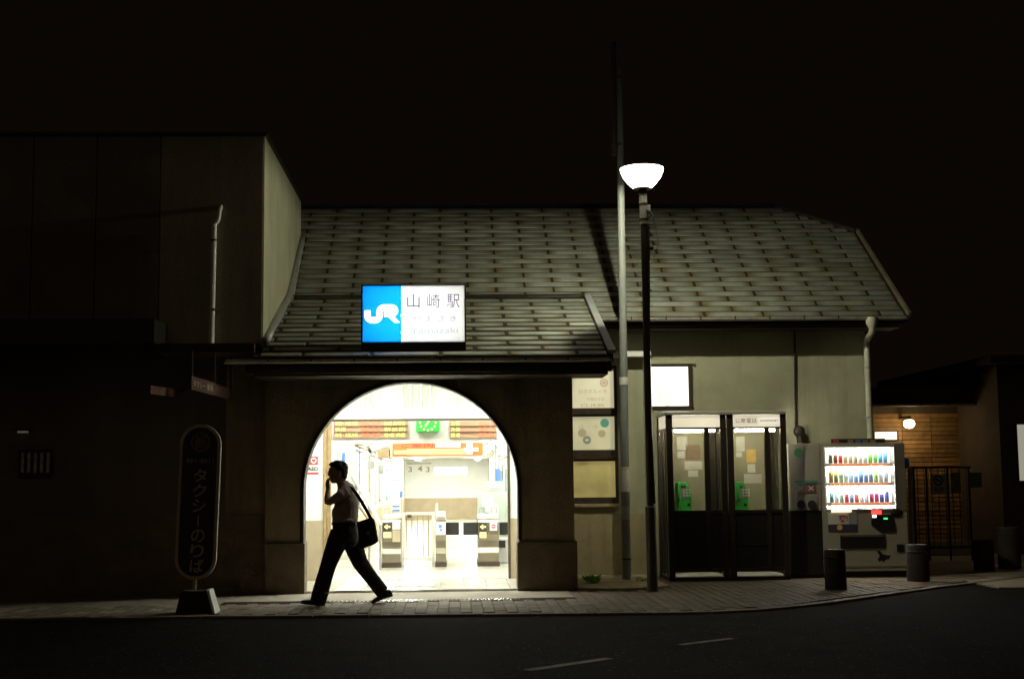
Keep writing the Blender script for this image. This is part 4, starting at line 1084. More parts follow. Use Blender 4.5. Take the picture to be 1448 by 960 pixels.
booth(944, 1029.5, 'dark framed phone booth with blank lit header, beside the street lamp', False,
      [(957, 972, 617, 636, 'paper'), (958, 968, 638, 648, 'paper'), (970, 990, 629, 650, 'paper_brown'), (968, 993, 652, 664, 'booth_sign_plate' if 'booth_sign_plate' in MATS else 'cream_paint'), (973, 987, 665, 674, 'paper')])
booth(1030.5, 1115, 'dark framed phone booth with lettered lit header, beside the recycling bin', True,
      [(1041, 1053, 617, 638, 'paper'), (1041, 1049, 639, 646, 'paper'), (1055, 1069, 635, 654, 'paper_orange'), (1057, 1068, 656, 668, 'paper'), (1052, 1077, 670, 683, 'cream_paint')])
def phone(px0, px1, label):
    Y = 19.25; x0, x1 = ax(px0, 700, Y), ax(px1, 700, Y); zb = az((px0+px1)/2, 722.5, Y); zt = az((px0+px1)/2, 681, Y); Wd = x1-x0
    t = thing('public_telephone', label, 'telephone', ((x0+x1)/2, Y, zb), 'green public telephones')
    MB().prism([(x0, zb), (x1, zb), (x1, zb+.19), (x1-.05, zt-.04), (x1-.09, zt), (x0+.02, zt), (x0, zt-.03)], Y, Y+.2).build('body', 'phone_green', t, bevel=.015)
    fp = MB().prism([(x0+.03, zb+.17), (x1-.05, zb+.19), (x1-.085, zt-.05), (x0+.04, zt-.04)], Y-.008, Y-.001).build('face_plate', 'zinc', t)
    for i in range(3):
        for j in range(3): MB().box(x0+.09+i*.04, x0+.115+i*.04, Y-.016, Y-.009, zb+.21+j*.04, zb+.235+j*.04).build('key', 'white_paint', fp)
    MB().box(x0+.05, x1-.09, Y-.014, Y-.0085, zt-.09, zt-.055).build('display', 'ink', fp)
    hs_ = MB().tube([(x0+.03, Y-.03, zb+.15), (x0+.02, Y-.06, zb+.20), (x0+.02, Y-.06, zt-.10), (x0+.03, Y-.03, zt-.05)], [.03, .022, .022, .03], 10).build('handset', 'phone_green', t, smooth=50)
    MB().box(x1-.07, x1-.03, Y-.006, Y-.001, zb+.07, zb+.11).build('coin_return', 'ink', t)
phone(957, 978.5, 'green public telephone on the shelf of the booth with the blank header')
phone(1041, 1058.5, 'green public telephone on the shelf of the booth with the lettered header')

# ================================================================== recycling bin
YV = 18.95
mat('ink_maroon', (.20, .09, .08), .7, 0, 1, 0)
rx0, rx1 = ax(1116, 700, YV), ax(1161.5, 700, YV)
rb = thing('recycling_bin', 'tall white topped recycling bin with round holes between booth and drinks machine', 'bin', ((rx0+rx1)/2, YV, 0))
zt, zmid = az(1140, 627, YV), az(1140, 722, YV)
MB().box(rx0, rx1, YV, YV+.6, .04, zmid-.002).build('lower_body', 'black_metal', rb, bevel=.008)
MB().box(rx0, rx1, YV+.002, YV+.6, zmid, zt).build('upper_body', 'vend_body', rb, bevel=.01)
MB().box(rx0+.02, rx1-.02, YV+.05, YV+.55, 0, .039).build('foot', 'dark_trim', rb)
dd = MB(); c_ = at(1129, 640, YV); disc(dd, (c_.x, c_.z), .065, YV-.004, 20); dd.build('logo', 'ink_green', rb)
dd = MB(); c_ = at(1131, 651, YV); disc(dd, (c_.x, c_.z), .04, YV-.004, 20); dd.build('logo', 'ink_grey', rb)
dd = MB(); c_ = at(1130, 673, YV); disc(dd, (c_.x, c_.z), .035, YV-.004, 20, .024); dd.build('ring_mark', 'ink_grey', rb)
for py in (656, 661, 666):
    c_ = at(1131, py, YV); MB().box(c_.x-.03, c_.x+.03, YV-.004, YV-.001, c_.z-.012, c_.z+.008).build('lettering', 'ink_grey', rb)
MB().box(*quad(1124, 1156, 679, 683, YV-.001, .004)).build('green_band', 'ink_teal', rb)
for (a, b, m) in ((1125.5, 1138, 'ink_grey'), (1140, 1153.5, 'ink_maroon')):
    s_ = MB().box(*quad(a, b, 684.5, 696, YV-.001, .004)).build('sorting_label', m, rb)
    c_ = at((a+b)/2, 690, YV); q1 = MB(); add_stroke(q1, [(c_.x-.035, c_.z-.03), (c_.x+.035, c_.z+.03)], .014, YV-.007); add_stroke(q1, [(c_.x-.035, c_.z+.03), (c_.x+.035, c_.z-.03)], .014, YV-.008); q1.build('cross_mark', 'white_paint', s_)
mat('hole_plate', (.34, .32, .26), .5, .1, 5, 0)
hp_ = MB().box(*quad(1125, 1156, 701, 721, YV-.001, .006)).build('hole_plate', 'hole_plate', rb)
for px in (1132.5, 1147.5):
    c_ = at(px, 713, YV); MB().tube([(c_.x, YV-.03, c_.z), (c_.x, YV-.0075, c_.z)], .06, 18).build('hole_collar', 'ink', hp_)

# ================================================================== drinks vending machine
vx0, vx1 = ax(1162.5, 720, YV), ax(1282, 720, YV)
vz = lambda py: az(1220, py, YV)
vm = thing('vending_machine', 'lit drinks vending machine with three rows of bottles and cans', 'vending machine', ((vx0+vx1)/2, YV, 0))
dx0, dx1 = ax(1167.5, 675, YV), ax(1264.5, 675, YV); dz0, dz1 = vz(719), vz(632.5)
zt = vz(626); zb = .09; VD = .62; dd_ = .17
body = MB()
wall_grid(vx0, vx1, zb, zt, YV, YV+dd_, [(dx0, dx1, dz0, dz1)], body)
body.box(vx0, vx1, YV+dd_+.001, YV+VD, zb, zt)
body.build('cabinet', 'vend_body', vm)
MB().box(vx0+.03, vx1-.03, YV+.03, YV+VD-.03, 0, zb-.001).build('foot', 'black_metal', vm)
MB().box(ax(1266, 675, YV), vx1-.004, YV-.012, YV-.001, vz(722), vz(628)).build('side_column', 'vend_side', vm)
emit('vend_back', (.93, .96, 1), 1.25); emit('vend_tube', (1, 1, 1), 60); emit('shelf_fill_glow', (1, 1, 1), 190)
dsp = MB().box(dx0, dx1, YV+dd_-.012, YV+dd_-.001, dz0, dz1).build('display_case', 'vend_back', vm)
MB().tube([(dx0+.03, YV+.03, dz1-.025), (dx1-.03, YV+.03, dz1-.025)], .013, 8).build('light_tube', 'vend_tube', dsp)
MB().box(dx0, dx1, YV+.004, YV+.007, dz0, dz1).build('front_glass', 'clear_glass', dsp)
fr_ = MB(); wall_grid(dx0-.012, dx1+.012, dz0-.012, dz1+.012, YV-.02, YV-.001, [(dx0, dx1, dz0, dz1)], fr_); fr_.build('display_frame', 'white_paint', vm)
mat('button_orange', (.75, .22, .08), .45, .1, 6, 0); emit('button_glow', (1, .32, .12), .7)
def rgbm(c):
    n_ = 'drink_%02d%02d%02d' % tuple(int(v*99) for v in c)
    if n_ not in MATS:
        m, nt, b = base_mat(n_); b.inputs['Base Color'].default_value = (*c, 1); b.inputs['Roughness'].default_value = .3
        MATS[n_] = m
    return n_
g1, wht = (.22, .5, .12), (.75, .78, .8)
rows = [(vz(654.5), 'can', [(.10, .10, .05), (.22, .10, .05), (.62, .03, .03), (.50, .42, .28), (.52, .44, .28), (.52, .46, .32), wht, (.55, .62, .55), (.16, .42, .06), (.22, .58, .12), (.16, .42, .75), (.16, .42, .75)]),
        (vz(682), 'bottle', [(.34, .26, .06), (.34, .26, .06), (.36, .58, .22), wht, (.36, .52, .75), (.36, .52, .75), (.14, .30, .70), (.30, .42, .70), (.22, .28, .45), (.45, .70, .16), (.66, .68, .7), (.62, .66, .7)]),
        (vz(710), 'can', [(.25, .5, .5), wht, (.45, .6, .45), (.55, .05, .06), (.25, .28, .5), (.55, .08, .05), wht, wht, (.55, .06, .16), (.55, .04, .14), (.10, .10, .38), (.10, .10, .38)])]
for r, (z, kind, cols) in enumerate(rows):
    rail = MB().box(dx0+.001, dx1-.001, YV+.03, YV+dd_-.014, z-.05, z-.002).build('shelf', 'white_paint', dsp)
    MB().tube([(dx0+.02, YV+.036, z-.056), (dx1-.02, YV+.036, z-.056)], .006, 6).build('shelf_fill', 'shelf_fill_glow', dsp)  # hidden tubes added to light the drinks from the front
    n_ = len(cols); x = dx0+.065; stp = (dx1-dx0-.12)/n_
    for i, c in enumerate(cols):
        xc = x + (i+.5)*stp; rr = .030; mid = rgbm(c)
        if kind == 'can':
            hgt = random.choice((.115, .125, .15)); prof = [(rr*.85, 0), (rr, .008), (rr, hgt-.012), (rr*.8, hgt)]
        else:
            hgt = random.choice((.20, .21, .225)); prof = [(rr*.9, 0), (rr, .01), (rr*.95, hgt*.32), (rr, hgt*.36), (rr, hgt*.62), (rr*.5, hgt*.86), (rr*.45, hgt*.93), (rr*.5, hgt*.94), (rr*.5, hgt)]
        b = MB().lathe((xc, YV+.085, z), prof, 12).build(kind if kind == 'can' else 'bottle', mid, dsp, smooth=45)
        MB().box(xc-stp*.42, xc+stp*.42, YV+.012, YV+.029, z-.043, z-.006).build('button', 'button_glow', dsp, bevel=.004)
emit('header_strip', (1, .86, .6), 1.4)
MB().box(ax(1175, 721, YV), ax(1203, 721, YV), YV-.03, YV-.021, vz(723.5), vz(720)).build('warm_strip', 'header_strip', vm)
# lower controls
ps = MB().box(*quad(1171, 1212, 724.5, 751, YV-.001, .006)).build('poster', 'paper', vm)
mat('poster_dark', (.06, .05, .10), .6, .2, 8, 0)
MB().box(*quad(1171, 1212, 741, 751, YV-.008, .002)).build('poster_lower', 'poster_dark', ps)
MB().box(*quad(1200, 1212, 724.5, 741, YV-.008, .002)).build('poster_side', 'ink_grey', ps)
text('lettering', '爽!', at(1192.5, 732.5, YV-.011), .10, 'ink_red', ps, w=.13, thick=.02)
dd = MB(); c_ = at(1187, 745.5, YV); disc(dd, (c_.x, c_.z), .04, YV-.012, 14); dd.build('poster_spot', 'paper_orange', ps)
emit('led_sign_red', (1, .05, .04), 2.5); emit('led_green', (.05, 1, .2), 1.5); emit('led_white', (1, 1, .95), 3)
MB().box(*quad(1232.5, 1246, 721, 727, YV-.001, .01)).build('red_display', 'led_sign_red', vm)
cp = MB().prism([(at(1232, 728, YV).x, vz(728)), (at(1262, 728, YV).x, vz(728)), (at(1266, 745, YV).x, vz(745)), (at(1266, 752, YV).x, vz(752)), (at(1245, 752, YV).x, vz(752)), (at(1232, 742, YV).x, vz(742))][::-1], YV-.014, YV-.001).build('coin_panel', 'black_metal', vm)
MB().box(*quad(1233.5, 1239, 727.8, 731.5, YV-.0145, .006)).build('lamp', 'led_white', cp)
MB().box(*quad(1249.5, 1255, 731.8, 734, YV-.0145, .006)).build('green_display', 'led_green', cp)
dd = MB(); c_ = at(1268, 725, YV); dd.ell((c_.x, YV-.004, c_.z), (.09, .02, .06), 14, 8); dd.build('round_emblem', 'black_metal', vm, smooth=True)
MB().box(*quad(1188, 1252, 756, 775, YV-.001, .014)).build('dispensing_slot', 'black_metal', vm, bevel=.006)
MB().box(*quad(1190, 1250, 757.5, 758.5, YV-.016, .004)).build('slot_lip', 'vend_side', vm)
MB().box(*quad(1268, 1278, 769, 780, YV-.001, .012)).build('coin_return', 'black_metal', vm, bevel=.006)
dol = MB(); cdl = [(1240, 779), (1244, 778), (1248, 783), (1256, 785), (1260, 784), (1257, 790), (1252, 791), (1250, 795), (1247, 792), (1243, 794), (1241, 790), (1244, 786)]
dol.add([tuple(at(a, b, YV-.003)) for a, b in cdl], [tuple(range(len(cdl)))]); dol.build('black_emblem', 'black_metal', vm)
MB().box(vx0+.002, vx1-.002, YV-.008, YV-.0005, vz(801.5), vz(799.5)).build('kick_trim', 'vend_side', vm)
top_ = thing('banner_strip', 'dark printed banner strip standing on top of the drinks machine', 'banner', at(1215, 627, YV+.02))
ts = MB().box(ax(1176, 625, YV), ax(1252, 625, YV), YV+.01, YV+.03, zt+.001, vz(620)).build('panel', 'sign_indigo', top_)
for k, m in enumerate(('ink_red', 'ink', 'sign_orange', 'ink_blue', 'vend_side', 'sign_orange', 'ink')):
    MB().box(*quad(1178+k*10.4, 1186+k*10.4, 621.5, 626, YV+.009, .002)).build('print_patch', m, top_)
# pale narrow post to its right
gp = thing('gate_post', 'slim pale metal post standing right of the drinks machine', 'post', Vector((ax(1288, 800, 19.6), 19.6, 0)))
MB().tube([Vector((ax(1291, 800, 19.6), 19.6, 0)), at(1287, 664, 19.6)], .035, 12).build('shaft', 'pole_grey', gp, smooth=50)
MB().lathe(at(1287, 664, 19.6), [(.037, 0), (.03, .02), (.005, .03)], 12).build('cap', 'pole_grey', gp, smooth=50)
MB().box(*quad(1279, 1285.5, 648, 662, 19.62, .02)).build('blue_plate', 'ink_blue', gp)

# ================================================================== bollards
bm_ = None
for k, (px, py, h_, r_, lab) in enumerate(((1182, 833, .50, .135, 'dark stone bollard standing in front of the drinks machine'), (1299, 821, .49, .15, 'dark stone bollard beside the pale metal post'),
                               (1392, 806, .45, .15, 'dim stone bollard in front of the notice fence end'), (1428, 803, .62, .17, 'tallest dim stone bollard towards the lit side window'))):
    g = gnd(px, py); t = thing('bollard', lab, 'bollard', g, 'stone bollards along the kerb')
    MB().lathe(g, [(r_*1.0, -.01), (r_, .02), (r_*.98, h_-.03), (r_*.93, h_-.006), (r_*.85, h_)], 20).build('shaft', 'bollard_stone', t, smooth=40)
    MB().lathe(g+Vector((0, 0, h_-.11)), [(r_*.99, 0), (r_*1.015, .005), (r_*1.015, .02), (r_*.99, .025)], 20).build('groove_ring', 'dark_trim', t)

# ================================================================== neighbouring house with plank wall
YH = 26.0
hz = lambda py: az(1310, py, YH)
ho = thing('neighbour_house', 'neighbouring house with warm lit brown plank wall under a dark eave', 'house', (ax(1310, 770, YH), YH, 0))
hx0_, hx1_ = ax(1215, 680, YH), ax(1370, 680, YH)
MB().box(hx0_, hx1_, YH, YH+5, 0, hz(560)).build('wall', 'house_wall', ho)
z0_, z1_ = hz(772), hz(584); nr = 30; ph = (z1_-z0_)/nr
cols_ = [hx0_, ax(1238, 680, YH), ax(1278, 680, YH), ax(1319, 680, YH), ax(1360, 680, YH)]
pk = {}
for r in range(nr):
    for a, b in zip(cols_, cols_[1:]):
        w_ = b-a-.012; key = round(w_, 4)
        if key not in pk:
            me = bpy.data.meshes.new('plank'); mb = MB().add([(-w_/2, 0, 0), (w_/2, 0, 0), (w_/2, -.03, 0), (-w_/2, -.03, 0), (-w_/2, 0, ph-.012), (w_/2, 0, ph-.012), (w_/2, -.014, ph-.012), (-w_/2, -.014, ph-.012)],
                [(0, 1, 2, 3), (4, 7, 6, 5), (3, 2, 6, 7), (0, 3, 7, 4), (1, 5, 6, 2), (0, 4, 5, 1)])
            me.from_pydata(mb.v, [], mb.f); me.materials.append(MATS['plank']); pk[key] = me
        o = bpy.data.objects.new('plank', pk[key]); COL.objects.link(o); o.parent = ho
        o.location = Vector(((a+b)/2, YH-.002+random.uniform(-.003, .001), z0_+ph*r+random.uniform(-.002, .002))) - ho.location
MB().box(ax(1361, 680, YH), hx1_+.05, YH-.05, YH-.001, 0, hz(584)).build('corner_board', 'plank', ho)
MB().box(hx0_-.2, hx1_+.4, YH-.9, YH+5, hz(576)+.02, hz(566)+.2).build('eave', 'dark_trim', ho)
gutter('eave_gutter', hx0_-.1, hx1_+.35, YH-.95, hz(577)+.03, .045, 'gutter', ho)
emit('house_window', (.85, .95, .85), .9)
hw = MB().box(*quad(1235, 1270, 609, 623, YH-.035, .03)).build('lit_window', 'dark_wood', ho)
MB().box(*quad(1237, 1268, 610.5, 621.5, YH-.066, .01)).build('pane', 'house_window', hw)
MB().box(hx0_, hx1_+.1, YH-.30, YH-.04, 0, .10).build('plinth_step', 'concrete', ho)
wl = thing('wall_lamp', 'small warm globe lamp on the plank wall of the neighbouring house', 'lamp', at(1285, 599, YH-.12))
emit('warm_bulb', (1, .74, .38), 42)
lc = at(1285.5, 599, YH-.55)
MB().ell(lc, (.105, .10, .085), 16, 10).build('globe', 'warm_bulb', wl, smooth=True)
MB().box(lc.x-.03, lc.x+.03, YH-.60, YH-.032, lc.z+.11, lc.z+.15).build('bracket', 'dark_trim', wl)
MB().tube([lc+Vector((0, 0, .11)), lc+Vector((0, 0, .07))], [.05, .07], 12).build('cap', 'dark_trim', wl)
# dark notice fence in front of it
YN = 22.5
fe = thing('notice_fence', 'dark railing fence carrying paper notices before the plank wall', 'fence', (ax(1330, 770, YN), YN, 0))
fz1 = az(1330, 661, YN); fx0_, fx1_ = ax(1293, 700, YN), ax(1372, 700, YN)
for px in (1293, 1311, 1341, 1371):
    x = ax(px, 700, YN); MB().tube([(x, YN, 0), (x, YN, fz1)], .018, 10).build('post', 'black_metal', fe)
MB().tube([(fx0_-.03, YN, fz1), (fx1_+.03, YN, fz1)], .016, 10).build('top_rail', 'black_metal', fe)
MB().tube([(fx0_, YN, .22), (fx1_, YN, .22)], .02, 10).build('bottom_rail', 'black_metal', fe)
for i in range(8):
    x = fx0_ + (fx1_-fx0_)*(i+.5)/8; MB().tube([(x, YN, .22), (x, YN, fz1)], .007, 6).build('bar', 'black_metal', fe)
n1 = MB().box(*quad(1317.5, 1338.5, 670, 699, YN-.035, .008)).build('notice', 'paper_brown', fe)
mat('notice_sheet', (.33, .34, .24), .7, .15, 8, 0)
n1.data.materials.clear(); n1.data.materials.append(MATS['notice_sheet'])
dd = MB(); c_ = at(1327, 679, YN-.05); disc(dd, (c_.x, c_.z), .085, YN-.047, 22, .062); dd.build('ring_mark', 'ink', n1)
q1 = MB(); add_stroke(q1, [(c_.x-.055, c_.z+.05), (c_.x+.055, c_.z-.05)], .018, YN-.049); add_stroke(q1, [(c_.x-.04, c_.z), (c_.x+.04, c_.z)], .02, YN-.048); q1.build('bar_mark', 'ink', n1)
text('lettering', '禁煙', at(1327.5, 692, YN-.05), .09, 'ink', n1, w=.17)
mat('notice_dim', (.10, .12, .07), .7, .3, 12, 0)
MB().box(*quad(1344.5, 1358, 668, 696, YN-.035, .008)).build('notice', 'notice_dim', fe)
MB().box(*quad(1370, 1388, 668, 689, YN-.035, .008)).build('notice', 'notice_dim', fe)
# low pale edging board behind the fence
eb = tag(MB().box(ax(1312, 767, 24), ax(1376, 767, 24), 24, 24.06, 0, az(1345, 764, 24)).build('edging_board', 'concrete', bevel=.01), 'low pale concrete edging in front of the plank wall', 'edging')
# lit window of the building at the far right
YZ = 24.0
fh = thing('side_house', 'dark side house with a tall dimly lit frosted window', 'house', (ax(1470, 780, YZ), YZ, 0))
a0_ = ax(1415, 640, YZ)
MB().box(a0_, a0_+5, YZ, YZ+6, 0, 3.4).build('wall', 'house_wall', fh)
MB().box(a0_-.3, a0_+5.3, YZ-.5, YZ+6, 3.41, 3.55).build('eave', 'dark_trim', fh)
emit('side_window', (1, .95, .75), .30)
hw = MB().box(*quad(1437, 1500, 597, 682, YZ-.001, .03)).build('window', 'dark_wood', fh)
MB().box(*quad(1440, 1497, 600, 679, YZ-.032, .008)).build('pane', 'side_window', hw)

# ================================================================== taxi stand sign
YT = 15.15
cT = at(280.5, 709, YT)
tx = thing('taxi_stand_sign', 'dark rounded upright taxi stand sign with pale lettering on a low block', 'sign', Vector((ax(277, 868, YT), YT, 0)))
leanx = (at(285, 620, YT)-at(277, 800, YT)); leanx = leanx/leanx.z
upv = Vector((leanx.x, 0, 1)).normalized(); rgt = Vector((upv.z, 0, -upv.x))
hgt = (at(281, 600, YT)-at(281, 819, YT)).z; wid = ax(309.5, 709, YT)-ax(251.5, 709, YT)
def pill(w, h, n=14):
    r = w/2; o_ = []
    for k in range(n+1): a = math.pi*k/n; o_.append((math.cos(a)*r, h/2-r+math.sin(a)*r))
    for k in range(n+1): a = math.pi + math.pi*k/n; o_.append((math.cos(a)*r, -h/2+r+math.sin(a)*r))
    return o_
def plate(w, h, y0, y1, name, m, w2=None, h2=None):
    o1 = pill(w, h); n_ = len(o1); mb = MB()
    f3 = lambda u, v, y: cT + rgt*u + upv*v + Vector((0, y, 0))
    if w2:
        o2 = pill(w2, h2)
        mb.add([f3(*p, y) for y in (y0, y1) for o_ in (o1, o2) for p in o_],
               [(i, (i+1) % n_, n_+(i+1) % n_, n_+i) for i in range(n_)] + [(2*n_+i, 3*n_+i, 3*n_+(i+1) % n_, 2*n_+(i+1) % n_) for i in range(n_)] +
               [(i, 2*n_+i, 2*n_+(i+1) % n_, (i+1) % n_) for i in range(n_)] + [(n_+i, n_+(i+1) % n_, 3*n_+(i+1) % n_, 3*n_+i) for i in range(n_)])
    else:
        mb.add([f3(*p, y) for y in (y0, y1) for p in o1], [tuple(range(n_)), tuple(range(2*n_-1, n_-1, -1))] + [(i, n_+i, n_+(i+1) % n_, (i+1) % n_) for i in range(n_)])
    return mb.build(name, m, tx)
plate(wid, hgt, -.03, .03, 'frame', 'sign_pale', wid-.07, hgt-.07)
fc = plate(wid-.072, hgt-.072, -.018, .018, 'face', 'sign_indigo')
rotS = Matrix((rgt, Vector((0, 1, 0)), upv)).transposed()
def on(px, py, y): return at(px, py, YT+y)
dd = MB(); q_ = on(283.5, 625, -.024); disc(dd, (q_.x, q_.z), .105, YT-.021, 26, .092); dd.build('emblem_ring', 'sign_orange', fc)
text('emblem', '都', on(283.5, 625, -.021), .15, 'sign_orange', fc, w=.14, rot=rotS)
text('lettering', '661-6611', on(283, 651, -.021), .055, 'sign_pale', fc, w=.30, rot=rotS)
for k, ch in enumerate('タクシーのりば'):
    py = 672 + k*21.3
    if ch == 'ー':
        text('lettering', '｜', on(282.6-k*.85, py, -.021), .12, 'sign_pale', fc, w=.016, rot=rotS)
    else:
        text('lettering', ch, on(283.0-k*.85, py, -.021), .145, 'sign_pale', fc, w=.15, rot=rotS, thick=.012)
MB().tube([cT-upv*(hgt/2-.01), cT-upv*(hgt/2+.18)], .022, 10).build('stem', 'sign_pale', tx)
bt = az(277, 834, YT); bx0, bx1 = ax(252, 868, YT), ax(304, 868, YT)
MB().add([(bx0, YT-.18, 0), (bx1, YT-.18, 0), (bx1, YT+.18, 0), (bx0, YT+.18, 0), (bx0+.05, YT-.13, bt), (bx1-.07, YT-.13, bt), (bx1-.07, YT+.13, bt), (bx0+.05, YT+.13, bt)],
         [(0, 3, 2, 1), (4, 5, 6, 7), (0, 1, 5, 4), (1, 2, 6, 5), (2, 3, 7, 6), (3, 0, 4, 7)]).build('base_block', 'bollard_stone', tx, bevel=.01)  # dark stone puts the shade of the front into the block's colour
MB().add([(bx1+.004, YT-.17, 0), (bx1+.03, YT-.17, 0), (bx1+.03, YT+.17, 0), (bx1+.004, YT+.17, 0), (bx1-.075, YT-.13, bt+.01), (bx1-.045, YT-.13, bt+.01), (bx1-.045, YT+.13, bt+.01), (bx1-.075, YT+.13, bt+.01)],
         [(0, 3, 2, 1), (4, 5, 6, 7), (0, 1, 5, 4), (1, 2, 6, 5), (2, 3, 7, 6), (3, 0, 4, 7)]).build('lit_side_plate', 'white_paint', tx)  # white plate added to stand for the block's lit right side

# ================================================================== weeds at the foot of the wall
for k, (px, py, n_, h_, lab) in enumerate(((839, 825, 34, .17, 'green weed tuft growing from soil below the tall window'), (911, 822, 10, .09, 'tiny weed tuft beside the street lamp base'))):
    g = gnd(px, py, .02); t = thing('weed_tuft', lab, 'weed', g, 'weeds in the soil strip')
    mb = MB()
    for i in range(n_):
        a = random.uniform(0, 6.28); l_ = h_*random.uniform(.5, 1.1); sp = random.uniform(.1, .9); w_ = random.uniform(.008, .018)
        b0 = g + Vector((random.gauss(0, .04), random.gauss(0, .03), 0)); d = Vector((math.cos(a)*sp, math.sin(a)*sp*.6, 1)).normalized(); s_ = Vector((-math.sin(a), math.cos(a), .2)).normalized()*w_
        m1 = b0+d*l_*.5+s_; m2 = b0+d*l_*.5-s_; tp_ = b0+d*l_+Vector((math.cos(a), math.sin(a), -.4))*l_*.3
        mb.add([b0, m1, tp_, m2], [(0, 1, 2), (0, 2, 3)])
    mb.build('leaves', 'weed', t)

# ================================================================== the walking man
YW = 15.9
mat('skin', (.42, .26, .17), .55, .08, 12, .05)
mat('shirt', (.36, .29, .26), .85, .12, 8, .9, 16)
mat('trousers', (.018, .015, .013), .9, .2, 10, .9, 14)
mat('shoe', (.014, .012, .011), .4, .2, 10, .05)
mat('hair', (.012, .009, .007), .6, .3, 60, .6, 160)
mat('bag_cloth', (.016, .014, .013), .75, .2, 12, .2, 80)
UPP = (at(501, 780, YW) - at(500, 780, YW)).x
man = thing('person', 'man in pale shirt and dark trousers walking past the arch, hand at his mouth', 'person', gnd(490, 855))
def etube(mb, pts, n=16, cap=True):
    """pts: (px, py, lateral y in m, half thickness in px, half width in m); closed elliptical tube"""
    C = [at(p[0], p[1], YW) + Vector((0, p[2], 0)) for p in pts]; rings = []
    for i, c in enumerate(C):
        t = (C[min(i+1, len(C)-1)] - C[max(i-1, 0)]).normalized()
        u = Vector((0, 1, 0)); w = t.cross(u).normalized(); u = w.cross(t)
        rings.append([c + w*(pts[i][3]*UPP*math.cos(k*2*math.pi/n)) + u*(pts[i][4]*math.sin(k*2*math.pi/n)) for k in range(n)])
    vs = [v for r in rings for v in r]; m = len(rings)
    fs = [(i*n+k, i*n+(k+1) % n, (i+1)*n+(k+1) % n, (i+1)*n+k) for i in range(m-1) for k in range(n)]
    fs += [tuple(range(n-1, -1, -1)), tuple(range((m-1)*n, m*n))]
    mb.add(vs, fs)
def pell(mb, px, py, ly, rx, ry, rz): mb.ell(at(px, py, YW)+Vector((0, ly, 0)), (rx*UPP, ry, rz*UPP), 18, 12)
def fuse(mb, name, m, parent, vox=.009, it=4, fac=.5):
    o = mb.build(name, m, None)
    r = o.modifiers.new('r', 'REMESH'); r.mode = 'VOXEL'; r.voxel_size = vox
    s_ = o.modifiers.new('s', 'SMOOTH'); s_.factor = fac; s_.iterations = it
    bpy.context.view_layer.update()
    dg = bpy.context.evaluated_depsgraph_get()
    me = bpy.data.meshes.new_from_object(o.evaluated_get(dg))
    bpy.data.objects.remove(o)
    off = wloc(parent)
    for v in me.vertices: v.co = v.co - off
    for p in me.polygons: p.use_smooth = True
    me.name = name; me.materials.clear(); me.materials.append(MATS[m])
    n_ = bpy.data.objects.new(name, me); COL.objects.link(n_); n_.parent = parent
    return n_
N_, F_ = -.10, .10                        # near and far side
# body: head, neck, trunk core, arms, hands in one surface
bd_ = MB()
pell(bd_, 479.5, 664, 0, 11.2, .076, 11.4)                       # cranium
etube(bd_, [(476.5, 662, 0, 10.5, .068), (474.5, 669, 0, 10, .066), (473, 676, 0, 8.0, .055), (471.5, 681, 0, 5.2, .034), (471.2, 683, 0, 3, .02)])
etube(bd_, [(466.2, 664, 0, 1.3, .010), (464.6, 669, 0, 1.7, .014), (465.2, 672, 0, 1.8, .018), (467.5, 673, 0, 1.2, .012)], 10)   # nose
pell(bd_, 467.6, 662, 0, 2.2, .05, 1.6)                           # brow
pell(bd_, 467.6, 676.2, 0, 1.8, .024, 1.0); pell(bd_, 467.9, 678.4, 0, 1.6, .022, .9)   # lips
for s_ in (-1, 1): pell(bd_, 481.5, 669.5, s_*.076, 2.4, .013, 4)  # ears
etube(bd_, [(480.5, 674, 0, 6.6, .056), (483.0, 682, 0, 6.8, .058), (486, 690, 0, 9, .08)])
etube(bd_, [(488, 688, 0, 9, .10), (489.5, 697, 0, 12.5, .15), (490, 708, 0, 14, .15), (488.5, 724, 0, 14.5, .135), (488, 745, 0, 15, .14)])
# near arm raised to the mouth
etube(bd_, [(489, 696, -.17, 6.2, .05), (478, 704, -.20, 5.6, .047), (467, 710, -.19, 4.6, .042), (464.5, 708, -.17, 4.4, .040)])
etube(bd_, [(465.5, 711, -.18, 4.8, .042), (464.5, 703, -.145, 4.4, .038), (464.8, 694, -.11, 3.2, .029), (465, 690, -.10, 3.1, .027)])
# far arm hanging
etube(bd_, [(490, 697, .17, 6.2, .05), (495, 714, .20, 5.4, .045), (497, 724, .205, 4.8, .041), (492, 738, .20, 4.2, .036), (486, 750, .19, 3.0, .027)])
fuse(bd_, 'body', 'skin', man, .007, 3)
def hand(c, axis, palm, curl, side):
    """palm slab, four curled fingers of unequal length and a thumb from the side of the palm; axis = along the hand"""
    mb = MB(); a = axis.normalized(); p = palm.normalized(); s_ = a.cross(p).normalized()*side
    def seg(pts, rs): mb.tube(pts, rs, 10)
    for k in range(4):
        o0 = c + s_*(-.027+.018*k)
        seg([o0-a*.005, o0+a*.045, o0+a*.085], [.015, .016, .013])
        l_ = (.062, .072, .068, .054)[k]; pts = [o0+a*.08]; d = a.copy(); ang = 0
        for j, f_ in enumerate((.42, .33, .25)):
            ang += curl[j]; d = a*math.cos(ang) + p*math.sin(ang); pts.append(pts[-1]+d*l_*f_*1.15)
        seg(pts, [.0105, .0098, .009, .0065])
    t0 = c + s_*.03 + a*.02; seg([t0, t0+s_*.026+a*.028+p*.008, t0+s_*.03+a*.055+p*.022, t0+s_*.022+a*.075+p*.035], [.014, .012, .0105, .0075])
    return mb
w1_ = at(465, 690.5, YW)+Vector((0, -.10, 0))
